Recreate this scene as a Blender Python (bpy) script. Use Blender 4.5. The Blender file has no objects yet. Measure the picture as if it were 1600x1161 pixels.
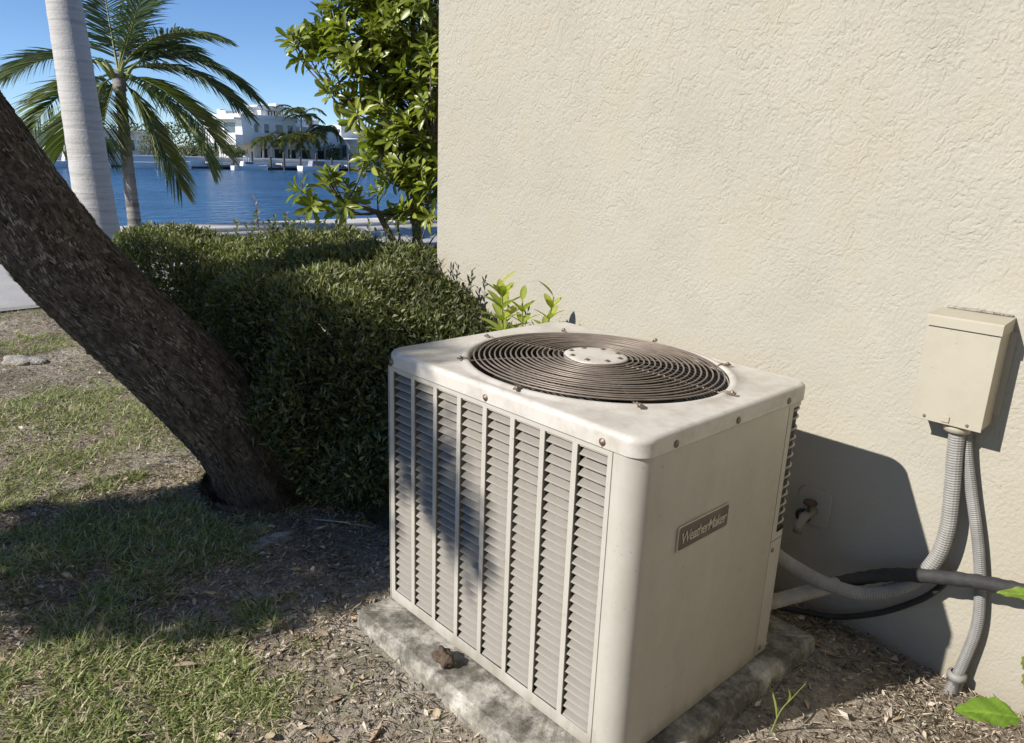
import bpy, math, random
import numpy as np
from mathutils import Vector, Matrix

R_ = random.Random(7)
rng = np.random.default_rng(11)
scn = bpy.context.scene
COL = scn.collection
rad = math.radians

# ------------------------------------------------------------ camera, sky, sun, exposure
cam = bpy.data.cameras.new('camera')
cam.sensor_width = 36.0
cam.lens = 26.525
cam.clip_start = 0.05
cam.clip_end = 6000
camo = bpy.data.objects.new('camera', cam)
COL.objects.link(camo)
ar = Vector((0.69128883, 0.72173344, 0.03493702))
au = Vector((-0.22097785, 0.16512762, 0.96119803))
af = Vector((-0.68795969, 0.67218577, -0.27363798))
camo.matrix_world = Matrix(((ar.x, au.x, -af.x, 0), (ar.y, au.y, -af.y, 0), (ar.z, au.z, -af.z, 1.5), (0, 0, 0, 1)))
scn.camera = camo

SUN = Vector((0.335, 1.0, -0.70)).normalized()       # the way the light travels
elev = math.asin(-SUN.z)
azim = math.atan2(-SUN.x, -SUN.y)
world = bpy.data.worlds.new('World')
scn.world = world
world.use_nodes = True
wn = world.node_tree
sky = wn.nodes.new('ShaderNodeTexSky')
sky.sky_type = 'NISHITA'
sky.sun_disc = False
sky.sun_elevation = elev
sky.sun_rotation = azim
sky.altitude = 0
sky.air_density = 0.65
sky.dust_density = 0.0
sky.ozone_density = 6.0
bg = wn.nodes['Background']
bg.inputs['Strength'].default_value = 0.09
wn.links.new(sky.outputs['Color'], bg.inputs['Color'])

sl = bpy.data.lights.new('sun', 'SUN')
sl.energy = 3.9
sl.angle = rad(0.55)
sl.color = (1.0, 0.955, 0.89)
so = bpy.data.objects.new('sun', sl)
COL.objects.link(so)
so.location = (-5, -12, 12)
so.rotation_euler = SUN.to_track_quat('-Z', 'Y').to_euler()

scn.view_settings.view_transform = 'Standard'
scn.view_settings.look = 'None'
scn.view_settings.gamma = 1.0
scn.view_settings.use_curve_mapping = False
scn.view_settings.exposure = 0.75

# ------------------------------------------------------------ helpers
def new_mat(name):
    m = bpy.data.materials.new(name)
    m.use_nodes = True
    nt = m.node_tree
    return m, nt, nt.nodes['Principled BSDF'], nt.nodes['Material Output']

def nd(nt, kind, **kw):
    n = nt.nodes.new(kind)
    for k, v in kw.items():
        if k in n.inputs:
            n.inputs[k].default_value = v
        else:
            setattr(n, k, v)
    return n

def lk(nt, a, b):
    nt.links.new(a, b)

def rgba(c):
    return (c[0], c[1], c[2], 1.0)

def noise(nt, scale, detail=5, rough=0.55, vec=None, dist=0.0):
    n = nd(nt, 'ShaderNodeTexNoise', Scale=scale, Detail=detail, Roughness=rough, Distortion=dist)
    if vec is not None:
        lk(nt, vec, n.inputs['Vector'])
    return n

def ramp(nt, fac, stops):
    r = nt.nodes.new('ShaderNodeValToRGB')
    e = r.color_ramp.elements
    while len(e) < len(stops):
        e.new(0.5)
    for el, (p, c) in zip(e, stops):
        el.position = p
        el.color = rgba(c) if len(c) == 3 else c
    lk(nt, fac, r.inputs['Fac'])
    return r

def mixc(nt, fac, a, b, mode='MIX'):
    m = nt.nodes.new('ShaderNodeMix')
    m.data_type = 'RGBA'
    m.blend_type = mode
    for sock, v in ((m.inputs[0], fac), (m.inputs[6], a), (m.inputs[7], b)):
        if hasattr(v, 'node'):
            lk(nt, v, sock)
        elif isinstance(v, (int, float)):
            sock.default_value = v
        else:
            sock.default_value = rgba(v)
    return m.outputs[2]

def mth(nt, op, a, b=None, clamp=False):
    m = nt.nodes.new('ShaderNodeMath')
    m.operation = op
    m.use_clamp = clamp
    for i, v in enumerate((a, b)):
        if v is None:
            continue
        if hasattr(v, 'node'):
            lk(nt, v, m.inputs[i])
        else:
            m.inputs[i].default_value = v
    return m.outputs[0]

def obj_coord(nt):
    return nd(nt, 'ShaderNodeTexCoord').outputs['Object']

def geo_pos(nt):
    return nd(nt, 'ShaderNodeNewGeometry').outputs['Position']

def add_bump(nt, bsdf, height, strength, distance):
    b = nd(nt, 'ShaderNodeBump', Strength=strength, Distance=distance)
    lk(nt, height, b.inputs['Height'])
    lk(nt, b.outputs['Normal'], bsdf.inputs['Normal'])
    return b

def pm(name, c1, c2=None, scale=8.0, rough=0.6, bump=None, metal=0.0, speck=None, spec=None):
    """a principled material of two blended tones with optional fine relief and dirt specks"""
    m, nt, b, o = new_mat(name)
    b.inputs['Roughness'].default_value = rough
    b.inputs['Metallic'].default_value = metal
    if spec is not None:
        b.inputs['Specular IOR Level'].default_value = spec
    co = obj_coord(nt)
    if c2 is not None:
        n = noise(nt, scale, 6, 0.6, co)
        r = ramp(nt, n.outputs['Fac'], [(0.3, c1), (0.7, c2)])
        out = r.outputs['Color']
        if speck is not None:
            n2 = noise(nt, speck[0], 3, 0.6, co)
            r2 = ramp(nt, n2.outputs['Fac'], [(speck[1], (0, 0, 0)), (speck[1] + 0.06, (1, 1, 1))])
            out = mixc(nt, r2.outputs['Color'], out, speck[2])
        lk(nt, out, b.inputs['Base Color'])
    else:
        b.inputs['Base Color'].default_value = rgba(c1)
    if bump is not None:
        n3 = noise(nt, bump[0], 5, 0.6, co)
        add_bump(nt, b, n3.outputs['Fac'], bump[1], bump[2])
    return m

def leaf_mat(name, rough=0.45, trans=0.35, gain=1.0, spec=0.5):
    """leaf: the colour of each leaf is stored on the mesh; light also passes through it"""
    m, nt, b, o = new_mat(name)
    a = nd(nt, 'ShaderNodeAttribute', attribute_name='Col')
    lk(nt, a.outputs['Color'], b.inputs['Base Color'])
    b.inputs['Roughness'].default_value = rough
    b.inputs['Specular IOR Level'].default_value = spec
    t = nd(nt, 'ShaderNodeBsdfTranslucent')
    tc = mixc(nt, 1.0, a.outputs['Color'], (1.0 * gain, 1.15 * gain, 0.45 * gain), 'MULTIPLY')
    lk(nt, tc, t.inputs['Color'])
    mx = nd(nt, 'ShaderNodeMixShader')
    mx.inputs[0].default_value = trans
    lk(nt, b.outputs[0], mx.inputs[1])
    lk(nt, t.outputs[0], mx.inputs[2])
    lk(nt, mx.outputs[0], o.inputs['Surface'])
    return m

class MB:
    """collects faces for one mesh"""
    def __init__(self):
        self.v = []
        self.f = []
    def add(self, vs, fs):
        o = len(self.v)
        self.v += [tuple(map(float, p)) for p in vs]
        self.f += [tuple(i + o for i in f) for f in fs]
        return self
    def box(self, x0, x1, y0, y1, z0, z1, bev=0.0):
        if bev <= 0:
            vs = [(x, y, z) for z in (z0, z1) for y in (y0, y1) for x in (x0, x1)]
            return self.add(vs, [(0, 2, 3, 1), (4, 5, 7, 6), (0, 1, 5, 4), (2, 6, 7, 3), (0, 4, 6, 2), (1, 3, 7, 5)])
        b = bev
        # chamfered box: three face pairs, edges, corners
        P = {}
        vs = []
        def vid(sx, sy, sz, ax):
            k = (sx, sy, sz, ax)
            if k not in P:
                x = (x1 if sx else x0) - (0 if ax == 0 else (b if sx else -b))
                y = (y1 if sy else y0) - (0 if ax == 1 else (b if sy else -b))
                z = (z1 if sz else z0) - (0 if ax == 2 else (b if sz else -b))
                P[k] = len(vs)
                vs.append((x, y, z))
            return P[k]
        fs = []
        for s in (0, 1):
            fs.append([vid(s, 0, 0, 0), vid(s, 1, 0, 0), vid(s, 1, 1, 0), vid(s, 0, 1, 0)])
            fs.append([vid(0, s, 0, 1), vid(1, s, 0, 1), vid(1, s, 1, 1), vid(0, s, 1, 1)])
            fs.append([vid(0, 0, s, 2), vid(1, 0, s, 2), vid(1, 1, s, 2), vid(0, 1, s, 2)])
        for a in (0, 1):
            for c in (0, 1):
                fs.append([vid(a, c, 0, 0), vid(a, c, 1, 0), vid(a, c, 1, 1), vid(a, c, 0, 1)])
                fs.append([vid(a, 0, c, 0), vid(a, 1, c, 0), vid(a, 1, c, 2), vid(a, 0, c, 2)])
                fs.append([vid(0, a, c, 1), vid(1, a, c, 1), vid(1, a, c, 2), vid(0, a, c, 2)])
                for d in (0, 1):
                    fs.append([vid(a, c, d, 0), vid(a, c, d, 1), vid(a, c, d, 2)])
        return self.add(vs, [tuple(f) for f in fs])
    def tube(self, path, radii, seg=10, cap=True):
        path = [Vector(p) for p in path]
        n = len(path)
        if not hasattr(radii, '__len__'):
            radii = [radii] * n
        t0 = (path[1] - path[0]).normalized()
        up = Vector((0, 0, 1)) if abs(t0.z) < 0.9 else Vector((1, 0, 0))
        s = t0.cross(up).normalized()
        vs = []
        fs = []
        for i, p in enumerate(path):
            t = (path[min(i + 1, n - 1)] - path[max(i - 1, 0)]).normalized()
            s = (s - t * s.dot(t)).normalized()
            w = t.cross(s)
            for k in range(seg):
                a = 2 * math.pi * k / seg
                vs.append(p + (s * math.cos(a) + w * math.sin(a)) * radii[i])
        for i in range(n - 1):
            for k in range(seg):
                k2 = (k + 1) % seg
                fs.append((i * seg + k, i * seg + k2, (i + 1) * seg + k2, (i + 1) * seg + k))
        if cap:
            fs.append(tuple(range(seg))[::-1])
            fs.append(tuple((n - 1) * seg + k for k in range(seg)))
        return self.add(vs, fs)
    def lathe(self, prof, seg=24, c=(0, 0, 0), sx=1.0, sy=1.0):
        vs = []
        fs = []
        for (r, z) in prof:
            for k in range(seg):
                a = 2 * math.pi * k / seg
                vs.append((c[0] + r * sx * math.cos(a), c[1] + r * sy * math.sin(a), c[2] + z))
        for i in range(len(prof) - 1):
            for k in range(seg):
                k2 = (k + 1) % seg
                fs.append((i * seg + k, i * seg + k2, (i + 1) * seg + k2, (i + 1) * seg + k))
        return self.add(vs, fs)
    def build(self, name, mat, parent=None, smooth=False):
        me = bpy.data.meshes.new(name)
        me.from_pydata(self.v, [], self.f)
        me.update()
        if smooth:
            me.polygons.foreach_set('use_smooth', [True] * len(me.polygons))
        me.materials.append(mat)
        return link(name, me, parent)

def link(name, me, parent=None):
    o = bpy.data.objects.new(name, me)
    COL.objects.link(o)
    if parent is not None:
        o.parent = parent
    return o

def np_mesh(name, V, T, mat, parent=None, col=None, smooth=False):
    """triangles from arrays, with an optional colour per vertex"""
    me = bpy.data.meshes.new(name)
    V = np.ascontiguousarray(V, dtype=np.float32)
    T = np.ascontiguousarray(T, dtype=np.int32)
    me.vertices.add(len(V))
    me.vertices.foreach_set('co', V.ravel())
    me.loops.add(T.size)
    me.loops.foreach_set('vertex_index', T.ravel())
    me.polygons.add(len(T))
    me.polygons.foreach_set('loop_start', np.arange(0, T.size, 3, dtype=np.int32))
    me.polygons.foreach_set('loop_total', np.full(len(T), 3, dtype=np.int32))
    if smooth:
        me.polygons.foreach_set('use_smooth', np.ones(len(T), dtype=bool))
    me.update()
    me.validate()
    if col is not None:
        at = me.color_attributes.new('Col', 'FLOAT_COLOR', 'POINT')
        c4 = np.ones((len(V), 4), dtype=np.float32)
        c4[:, :3] = col
        at.data.foreach_set('color', c4.ravel())
    me.materials.append(mat)
    return link(name, me, parent)

def tag(o, label=None, cat=None, group=None, kind=None):
    if label:
        o['label'] = label
    if cat:
        o['category'] = cat
    if group:
        o['group'] = group
    if kind:
        o['kind'] = kind
    return o

def empty(name, loc=(0, 0, 0), rz=0.0):
    o = bpy.data.objects.new(name, None)
    COL.objects.link(o)
    o.location = loc
    o.rotation_euler = (0, 0, rz)
    o.empty_display_size = 0.1
    return o

def nrm(a):
    return a / np.maximum(np.linalg.norm(a, axis=-1, keepdims=True), 1e-9)

# leaf templates: rows of (along, across, out of plane) and triangles
LEAF_S = (np.array([(0, 0, 0), (.4, .5, .10), (.4, -.5, .10), (1, 0, -.06), (.45, 0, 0)]),
          np.array([(0, 4, 1), (0, 2, 4), (1, 4, 3), (4, 2, 3)]))
def long_leaf(wid, bend=-.18, fold=.10):
    u = [0, .22, .45, .68, .87, 1.0]
    vs = []
    for i, x in enumerate(u):
        z = bend * x * x
        vs += [(x, wid[i], z + fold * wid[i]), (x, 0, z), (x, -wid[i], z + fold * wid[i])]
    t = []
    for i in range(5):
        a = 3 * i
        t += [(a, a + 1, a + 4), (a, a + 4, a + 3), (a + 1, a + 2, a + 5), (a + 1, a + 5, a + 4)]
    return np.array(vs), np.array(t)
LEAF_L = long_leaf([.06, .22, .40, .50, .36, .02])
LEAF_P = long_leaf([.05, .40, .50, .42, .24, .01], bend=-.10)
BLADE = (np.array([(0, .5, 0), (0, -.5, 0), (.5, .42, .0), (.5, -.42, .0), (1, 0, 0)]),
         np.array([(0, 1, 3), (0, 3, 2), (2, 3, 4)]))

def leaves(tmpl, P, A, N, L, W, C, curl=None):
    """many leaves at once: P base points, A axes, N normals, L lengths, W widths, C colours"""
    tv, tt = tmpl
    A = nrm(A)
    S = nrm(np.cross(N, A))
    N2 = np.cross(A, S)
    n, k = len(P), len(tv)
    L = np.broadcast_to(np.asarray(L, float), (n,))
    W = np.broadcast_to(np.asarray(W, float), (n,))
    V = (P[:, None, :] + A[:, None, :] * (tv[None, :, 0] * L[:, None])[..., None]
         + S[:, None, :] * (tv[None, :, 1] * W[:, None])[..., None]
         + N2[:, None, :] * (tv[None, :, 2] * L[:, None])[..., None])
    if curl is not None:
        V = V - N2[:, None, :] * ((tv[None, :, 0] ** 2) * (L * curl)[:, None])[..., None]
    T = (np.arange(n)[:, None, None] * k + tt[None]).reshape(-1, 3)
    CC = np.repeat(C, k, axis=0)
    if k == 18:                                     # pale midrib on the larger leaves
        f = np.tile(np.where(np.arange(18) % 3 == 1, 1.35, .92), n)[:, None]
        CC = CC * f
    return V.reshape(-1, 3), T, CC

def merge(parts):
    V, T, C = [], [], []
    o = 0
    for v, t, c in parts:
        V.append(v)
        T.append(t + o)
        C.append(c)
        o += len(v)
    return np.concatenate(V), np.concatenate(T), np.concatenate(C)

def tone(n, a, b, jit=0.25):
    """n colours between a and b with a brightness jitter"""
    f = rng.random((n, 1))
    c = np.array(a)[None] * (1 - f) + np.array(b)[None] * f
    return c * (1 + jit * (rng.random((n, 1)) * 2 - 1))

def tube_np(path, radii, seg, color, ripple=0.0):
    m = MB()
    m.tube(path, radii, seg)
    V = np.array(m.v)
    T = []
    for f in m.f:
        for i in range(1, len(f) - 1):
            T.append((f[0], f[i], f[i + 1]))
    return V, np.array(T), np.tile(np.array(color), (len(V), 1))

def catmull(pts, n):
    P = [Vector(p) for p in pts]
    P = [P[0] * 2 - P[1]] + P + [P[-1] * 2 - P[-2]]
    out = []
    for i in range(1, len(P) - 2):
        for k in range(n):
            t = k / n
            a, b, c, d = P[i - 1], P[i], P[i + 1], P[i + 2]
            out.append(0.5 * ((2 * b) + (c - a) * t + (2 * a - 5 * b + 4 * c - d) * t * t + (3 * b - a - 3 * c + d) * t ** 3))
    out.append(P[-2].copy())
    return out

def resample(path, step):
    out = [path[0]]
    acc = 0.0
    for a, b in zip(path, path[1:]):
        d = (b - a).length
        while acc + d >= step:
            a = a + (b - a) * ((step - acc) / d)
            d = (b - a).length
            out.append(a.copy())
            acc = 0.0
            if d < 1e-9:
                break
        acc += d
    return out

def vnoise(x, y, s, seed=0):
    """cheap smooth noise in 0..1 for arrays"""
    r = np.random.default_rng(seed)
    out = 0
    for k in range(6):
        a = r.random() * 6.28
        f = s * (0.6 + 0.9 * r.random())
        out = out + np.sin((x * math.cos(a) + y * math.sin(a)) * f + r.random() * 6.28)
    return np.clip(0.5 + out / 7.0, 0, 1)

# ------------------------------------------------------------ materials
def mat_stucco():
    m, nt, b, o = new_mat('stucco')
    co = geo_pos(nt)
    big = noise(nt, 1.1, 4, 0.6, co)
    c = ramp(nt, big.outputs['Fac'], [(0.3, (0.366, 0.340, 0.280)), (0.7, (0.410, 0.386, 0.322))])
    sm = noise(nt, 40, 4, 0.7, co)
    c2 = mixc(nt, mth(nt, 'MULTIPLY', sm.outputs['Fac'], 0.12), c.outputs['Color'], (0.36, 0.32, 0.245))
    pk = noise(nt, 3.4, 4, 0.6, co)
    pkr = ramp(nt, pk.outputs['Fac'], [(0.38, (0.95, 0.955, 0.95)), (0.50, (1, 1, 1)), (0.62, (1.0, 0.98, 0.94))])
    c2 = mixc(nt, 0.8, c2, pkr.outputs['Color'], 'MULTIPLY')
    # damp splash band and dirt near the ground
    sep = nd(nt, 'ShaderNodeSeparateXYZ')
    lk(nt, co, sep.inputs[0])
    dn = noise(nt, 7, 5, 0.65, co)
    hz = mth(nt, 'ADD', mth(nt, 'MULTIPLY', sep.outputs['Z'], 5.0), mth(nt, 'MULTIPLY', dn.outputs['Fac'], 1.4))
    dirt = ramp(nt, mth(nt, 'MULTIPLY', hz, 0.5), [(0.33, (1, 1, 1)), (0.8, (0, 0, 0))])
    c3 = mixc(nt, mth(nt, 'MULTIPLY', dirt.outputs['Color'], 0.45), c2, (0.25, 0.21, 0.15))
    lk(nt, c3, b.inputs['Base Color'])
    b.inputs['Roughness'].default_value = 0.9
    b.inputs['Specular IOR Level'].default_value = 0.2
    # trowelled relief: flat plates with torn ridges and cracks between, stronger higher up the wall
    wv = noise(nt, 7, 3, 0.55, co)
    wc = mixc(nt, 0.06, co, wv.outputs['Color'])
    stretch = nd(nt, 'ShaderNodeMapping')
    stretch.inputs['Rotation'].default_value = (0, 0.65, 0)
    stretch.inputs['Scale'].default_value = (1.15, 1.15, 0.95)
    lk(nt, wc, stretch.inputs['Vector'])
    grain = noise(nt, 92, 2, 0.5, stretch.outputs[0])
    fine = noise(nt, 105, 1, 0.5, co)
    cr = noise(nt, 13, 3, 0.6, stretch.outputs[0])
    crr = ramp(nt, cr.outputs['Fac'], [(0.43, (1, 1, 1)), (0.47, (0.25, 0.25, 0.25)), (0.485, (0, 0, 0)), (0.50, (0.35, 0.35, 0.35)), (0.53, (1, 1, 1))])
    gate = noise(nt, 5.5, 4, 0.6, co)
    up = ramp(nt, mth(nt, 'ADD', mth(nt, 'MULTIPLY', sep.outputs['Z'], 0.26), mth(nt, 'MULTIPLY', gate.outputs['Fac'], 0.75)),
              [(0.52, (0.0, 0.0, 0.0)), (0.88, (1, 1, 1))])
    crh = mth(nt, 'MULTIPLY', mth(nt, 'SUBTRACT', crr.outputs['Color'], 1.0), up.outputs['Color'])
    amp = mth(nt, 'ADD', mth(nt, 'MULTIPLY', up.outputs['Color'], 0.9), 1.1)
    h = mth(nt, 'ADD', mth(nt, 'MULTIPLY', grain.outputs['Fac'], amp), mth(nt, 'MULTIPLY', fine.outputs['Fac'], 0.35))
    h = mth(nt, 'ADD', h, mth(nt, 'MULTIPLY', crh, 0.75))
    add_bump(nt, b, h, 0.75, 0.0030)
    return m

def mat_paint(name, base, dirt, dirt_amt, rough=0.42, streak=True, bump=0.04):
    """weathered powder-coat paint"""
    m, nt, b, o = new_mat(name)
    co = obj_coord(nt)
    n = noise(nt, 9, 8, 0.72, co)
    r = ramp(nt, n.outputs['Fac'], [(0.42, (0, 0, 0)), (0.85, (1, 1, 1))])
    mp = nd(nt, 'ShaderNodeMapping')
    mp.inputs['Scale'].default_value = (10, 10, 2.6) if streak else (9, 9, 9)
    lk(nt, co, mp.inputs['Vector'])
    n2 = noise(nt, 1.0, 6, 0.7, mp.outputs[0])
    r2 = ramp(nt, n2.outputs['Fac'], [(0.45, (0, 0, 0)), (0.8, (1, 1, 1))])
    f = mth(nt, 'MULTIPLY', mth(nt, 'ADD', r.outputs['Color'], r2.outputs['Color'], True), dirt_amt)
    n3 = noise(nt, 90, 2, 0.5, co)
    r3 = ramp(nt, n3.outputs['Fac'], [(0.70, (0, 0, 0)), (0.74, (1, 1, 1))])
    c = mixc(nt, f, base, dirt)
    c = mixc(nt, mth(nt, 'MULTIPLY', r3.outputs['Color'], 0.35), c, (dirt[0] * .5, dirt[1] * .5, dirt[2] * .5))
    sp = nd(nt, 'ShaderNodeSeparateXYZ')
    lk(nt, co, sp.inputs[0])
    low = mth(nt, 'SUBTRACT', mth(nt, 'ADD', mth(nt, 'MULTIPLY', n2.outputs['Fac'], 0.9), mth(nt, 'MULTIPLY', n.outputs['Fac'], 0.5)), mth(nt, 'MULTIPLY', sp.outputs['Z'], 7.0))
    lowr = ramp(nt, low, [(0.35, (0, 0, 0)), (0.75, (1, 1, 1))])
    c = mixc(nt, mth(nt, 'MULTIPLY', lowr.outputs['Color'], 0.5 if streak else 0.0), c, (dirt[0] * .55, dirt[1] * .5, dirt[2] * .42))
    lk(nt, c, b.inputs['Base Color'])
    lk(nt, mth(nt, 'ADD', mth(nt, 'MULTIPLY', n.outputs['Fac'], 0.25), rough - 0.1), b.inputs['Roughness'])
    n4 = noise(nt, 6, 2, 0.5, co)
    add_bump(nt, b, n4.outputs['Fac'], bump * 4, 0.012)
    return m

def mat_concrete_pad():
    m, nt, b, o = new_mat('pad_concrete')
    co = geo_pos(nt)
    n = noise(nt, 9, 8, 0.7, co)
    r = ramp(nt, n.outputs['Fac'], [(0.30, (0.16, 0.148, 0.12)), (0.46, (0.33, 0.305, 0.25)), (0.66, (0.56, 0.525, 0.45))])
    n2 = noise(nt, 8.5, 8, 0.74, co)
    r2 = ramp(nt, n2.outputs['Fac'], [(0.42, (0, 0, 0)), (0.58, (1, 1, 1))])
    c = mixc(nt, mth(nt, 'MULTIPLY', r2.outputs['Color'], 0.85), r.outputs['Color'], (0.07, 0.062, 0.045))
    n3 = noise(nt, 70, 4, 0.7, co)
    r3 = ramp(nt, n3.outputs['Fac'], [(0.62, (0, 0, 0)), (0.67, (1, 1, 1))])
    c = mixc(nt, mth(nt, 'MULTIPLY', r3.outputs['Color'], 0.7), c, (0.06, 0.05, 0.035))
    lk(nt, c, b.inputs['Base Color'])
    b.inputs['Roughness'].default_value = 0.92
    n4 = noise(nt, 60, 6, 0.7, co)
    add_bump(nt, b, n4.outputs['Fac'], 0.7, 0.006)
    return m

def mat_ground():
    m, nt, b, o = new_mat('soil')
    co = geo_pos(nt)
    n = noise(nt, 1.4, 7, 0.68, co)
    r = ramp(nt, n.outputs['Fac'], [(0.35, (0.28, 0.225, 0.165)), (0.50, (0.43, 0.365, 0.285)), (0.66, (0.60, 0.535, 0.44))])
    n2 = noise(nt, 26, 6, 0.75, co)
    r2 = ramp(nt, n2.outputs['Fac'], [(0.36, (0.4, 0.4, 0.4)), (0.62, (1.08, 1.08, 1.08))])
    c = mixc(nt, 0.8, r.outputs['Color'], r2.outputs['Color'], 'MULTIPLY')
    n3 = noise(nt, 2.6, 4, 0.6, co)
    r3 = ramp(nt, n3.outputs['Fac'], [(0.5, (0, 0, 0)), (0.62, (1, 1, 1))])
    c = mixc(nt, mth(nt, 'MULTIPLY', r3.outputs['Color'], 0.4), c, (0.075, 0.09, 0.03))
    lk(nt, c, b.inputs['Base Color'])
    b.inputs['Roughness'].default_value = 0.97
    b.inputs['Specular IOR Level'].default_value = 0.1
    n4 = noise(nt, 55, 6, 0.75, co)
    add_bump(nt, b, n4.outputs['Fac'], 0.9, 0.02)
    return m

def mat_water():
    m, nt, b, o = new_mat('canal_water')
    co = geo_pos(nt)
    mp = nd(nt, 'ShaderNodeMapping')
    mp.inputs['Scale'].default_value = (1.0, 0.45, 1.0)
    lk(nt, co, mp.inputs['Vector'])
    n1 = noise(nt, 0.9, 5, 0.62, mp.outputs[0], 0.6)
    n2 = noise(nt, 0.16, 3, 0.5, co)
    c = ramp(nt, n2.outputs['Fac'], [(0.3, (0.016, 0.072, 0.165)), (0.7, (0.035, 0.115, 0.24))])
    lk(nt, c.outputs['Color'], b.inputs['Base Color'])
    b.inputs['Roughness'].default_value = 0.22
    b.inputs['Specular IOR Level'].default_value = 0.35
    b.inputs['IOR'].default_value = 1.33
    add_bump(nt, b, n1.outputs['Fac'], 1.0, 0.55)
    return m

def mat_bark():
    m, nt, b, o = new_mat('rough_palm_bark')
    a = nd(nt, 'ShaderNodeAttribute', attribute_name='Col')
    co = obj_coord(nt)
    n = noise(nt, 30, 7, 0.75, co)
    r = ramp(nt, n.outputs['Fac'], [(0.32, (0.35, 0.33, 0.31)), (0.66, (1.35, 1.3, 1.2))])
    lk(nt, mixc(nt, 1.0, a.outputs['Color'], r.outputs['Color'], 'MULTIPLY'), b.inputs['Base Color'])
    b.inputs['Roughness'].default_value = 0.95
    b.inputs['Specular IOR Level'].default_value = 0.15
    n2 = noise(nt, 75, 6, 0.75, co)
    add_bump(nt, b, n2.outputs['Fac'], 1.0, 0.012)
    return m

def mat_smooth_trunk(name, light, dark, ring):
    """pale palm stem with leaf-scar rings"""
    m, nt, b, o = new_mat(name)
    co = geo_pos(nt)
    mp = nd(nt, 'ShaderNodeMapping')
    mp.inputs['Scale'].default_value = (1.2, 1.2, ring)
    lk(nt, co, mp.inputs['Vector'])
    n = noise(nt, 1.0, 5, 0.65, mp.outputs[0], 0.3)
    r = ramp(nt, n.outputs['Fac'], [(0.35, dark), (0.50, light), (0.7, tuple(min(1, x * 1.1) for x in light))])
    n2 = noise(nt, 26, 5, 0.7, co)
    c = mixc(nt, mth(nt, 'MULTIPLY', n2.outputs['Fac'], 0.35), r.outputs['Color'], dark)
    lk(nt, c, b.inputs['Base Color'])
    b.inputs['Roughness'].default_value = 0.85
    add_bump(nt, b, mth(nt, 'ADD', n.outputs['Fac'], mth(nt, 'MULTIPLY', n2.outputs['Fac'], 0.4)), 0.6, 0.03)
    return m

M = {}
M['stucco'] = mat_stucco()
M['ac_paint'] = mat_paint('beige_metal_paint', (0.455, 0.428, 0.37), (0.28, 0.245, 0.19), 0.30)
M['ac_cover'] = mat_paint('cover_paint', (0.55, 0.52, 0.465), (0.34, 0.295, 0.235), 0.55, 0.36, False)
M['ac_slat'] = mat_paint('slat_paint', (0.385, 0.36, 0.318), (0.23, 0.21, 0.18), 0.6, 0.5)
M['dark'] = pm('dark_coil', (0.012, 0.011, 0.010), (0.03, 0.026, 0.022), 60, 0.7)
M['wire'] = pm('brown_wire', (0.15, 0.118, 0.092), (0.24, 0.195, 0.155), 30, 0.45, metal=0.25)
M['blade'] = pm('fan_metal', (0.10, 0.085, 0.07), (0.18, 0.155, 0.125), 12, 0.5, metal=0.4)
M['steel'] = pm('screw_steel', (0.30, 0.25, 0.19), (0.14, 0.09, 0.06), 120, 0.5, metal=0.6)
M['plate'] = pm('badge_brown', (0.055, 0.045, 0.032), (0.10, 0.085, 0.06), 25, 0.4)
M['badge_rim'] = pm('badge_rim', (0.50, 0.46, 0.37), (0.38, 0.34, 0.26), 40, 0.4, metal=0.3)
M['pad'] = mat_concrete_pad()
M['soil'] = mat_ground()
M['water'] = mat_water()
M['bark'] = mat_bark()
M['royal'] = mat_smooth_trunk('royal_palm_stem', (0.44, 0.42, 0.39), (0.335, 0.315, 0.285), 18)
M['coco'] = mat_smooth_trunk('coconut_stem', (0.27, 0.245, 0.215), (0.10, 0.09, 0.078), 14)
M['box'] = mat_paint('box_paint', (0.415, 0.38, 0.295), (0.31, 0.27, 0.20), 0.25, 0.5, False, 0.03)
M['conduit'] = pm('grey_conduit', (0.30, 0.29, 0.268), (0.205, 0.198, 0.18), 14, 0.6, (200, .3, .002))
M['conduit2'] = pm('dull_grey_conduit', (0.27, 0.262, 0.248), (0.18, 0.173, 0.162), 14, 0.6, (200, .3, .002))
M['rubber'] = pm('black_foam', (0.018, 0.018, 0.018), (0.04, 0.038, 0.036), 30, 0.75, (120, .5, .004))
M['wrap'] = pm('pale_wrap', (0.36, 0.34, 0.29), (0.22, 0.2, 0.165), 16, 0.75, (60, .5, .004))
M['paving'] = pm('gravelly_paving', (0.33, 0.315, 0.295), (0.43, 0.41, 0.385), 2.2, 0.9, (60, .6, .006), speck=(45, .6, (0.22, 0.21, 0.2)))
M['cap'] = pm('seawall_concrete', (0.58, 0.555, 0.51), (0.45, 0.42, 0.38), 2.0, 0.9, (30, .5, .01))
M['roof'] = pm('soffit_paint', (0.36, 0.31, 0.24), (0.30, 0.26, 0.2), 3, 0.85)
M['leaf'] = leaf_mat('hedge_leaf', 0.5, 0.28)
M['leaf_gloss'] = leaf_mat('glossy_leaf', 0.36, 0.30, 1.1)
M['leaf_soft'] = leaf_mat('young_leaf', 0.5, 0.42, 1.25)
M['grass'] = leaf_mat('grass_blade', 0.6, 0.30, 1.0, 0.3)
M['dry'] = leaf_mat('dry_leaf', 0.85, 0.10, 1.0, 0.15)
M['frond'] = leaf_mat('palm_leaflet', 0.42, 0.25, 1.0)
M['twig'] = pm('twig_bark', (0.10, 0.08, 0.055), (0.19, 0.16, 0.12), 30, 0.9, (90, .6, .004))
M['stem_green'] = pm('green_stem', (0.16, 0.2, 0.05), (0.24, 0.27, 0.08), 20, 0.6)
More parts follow.
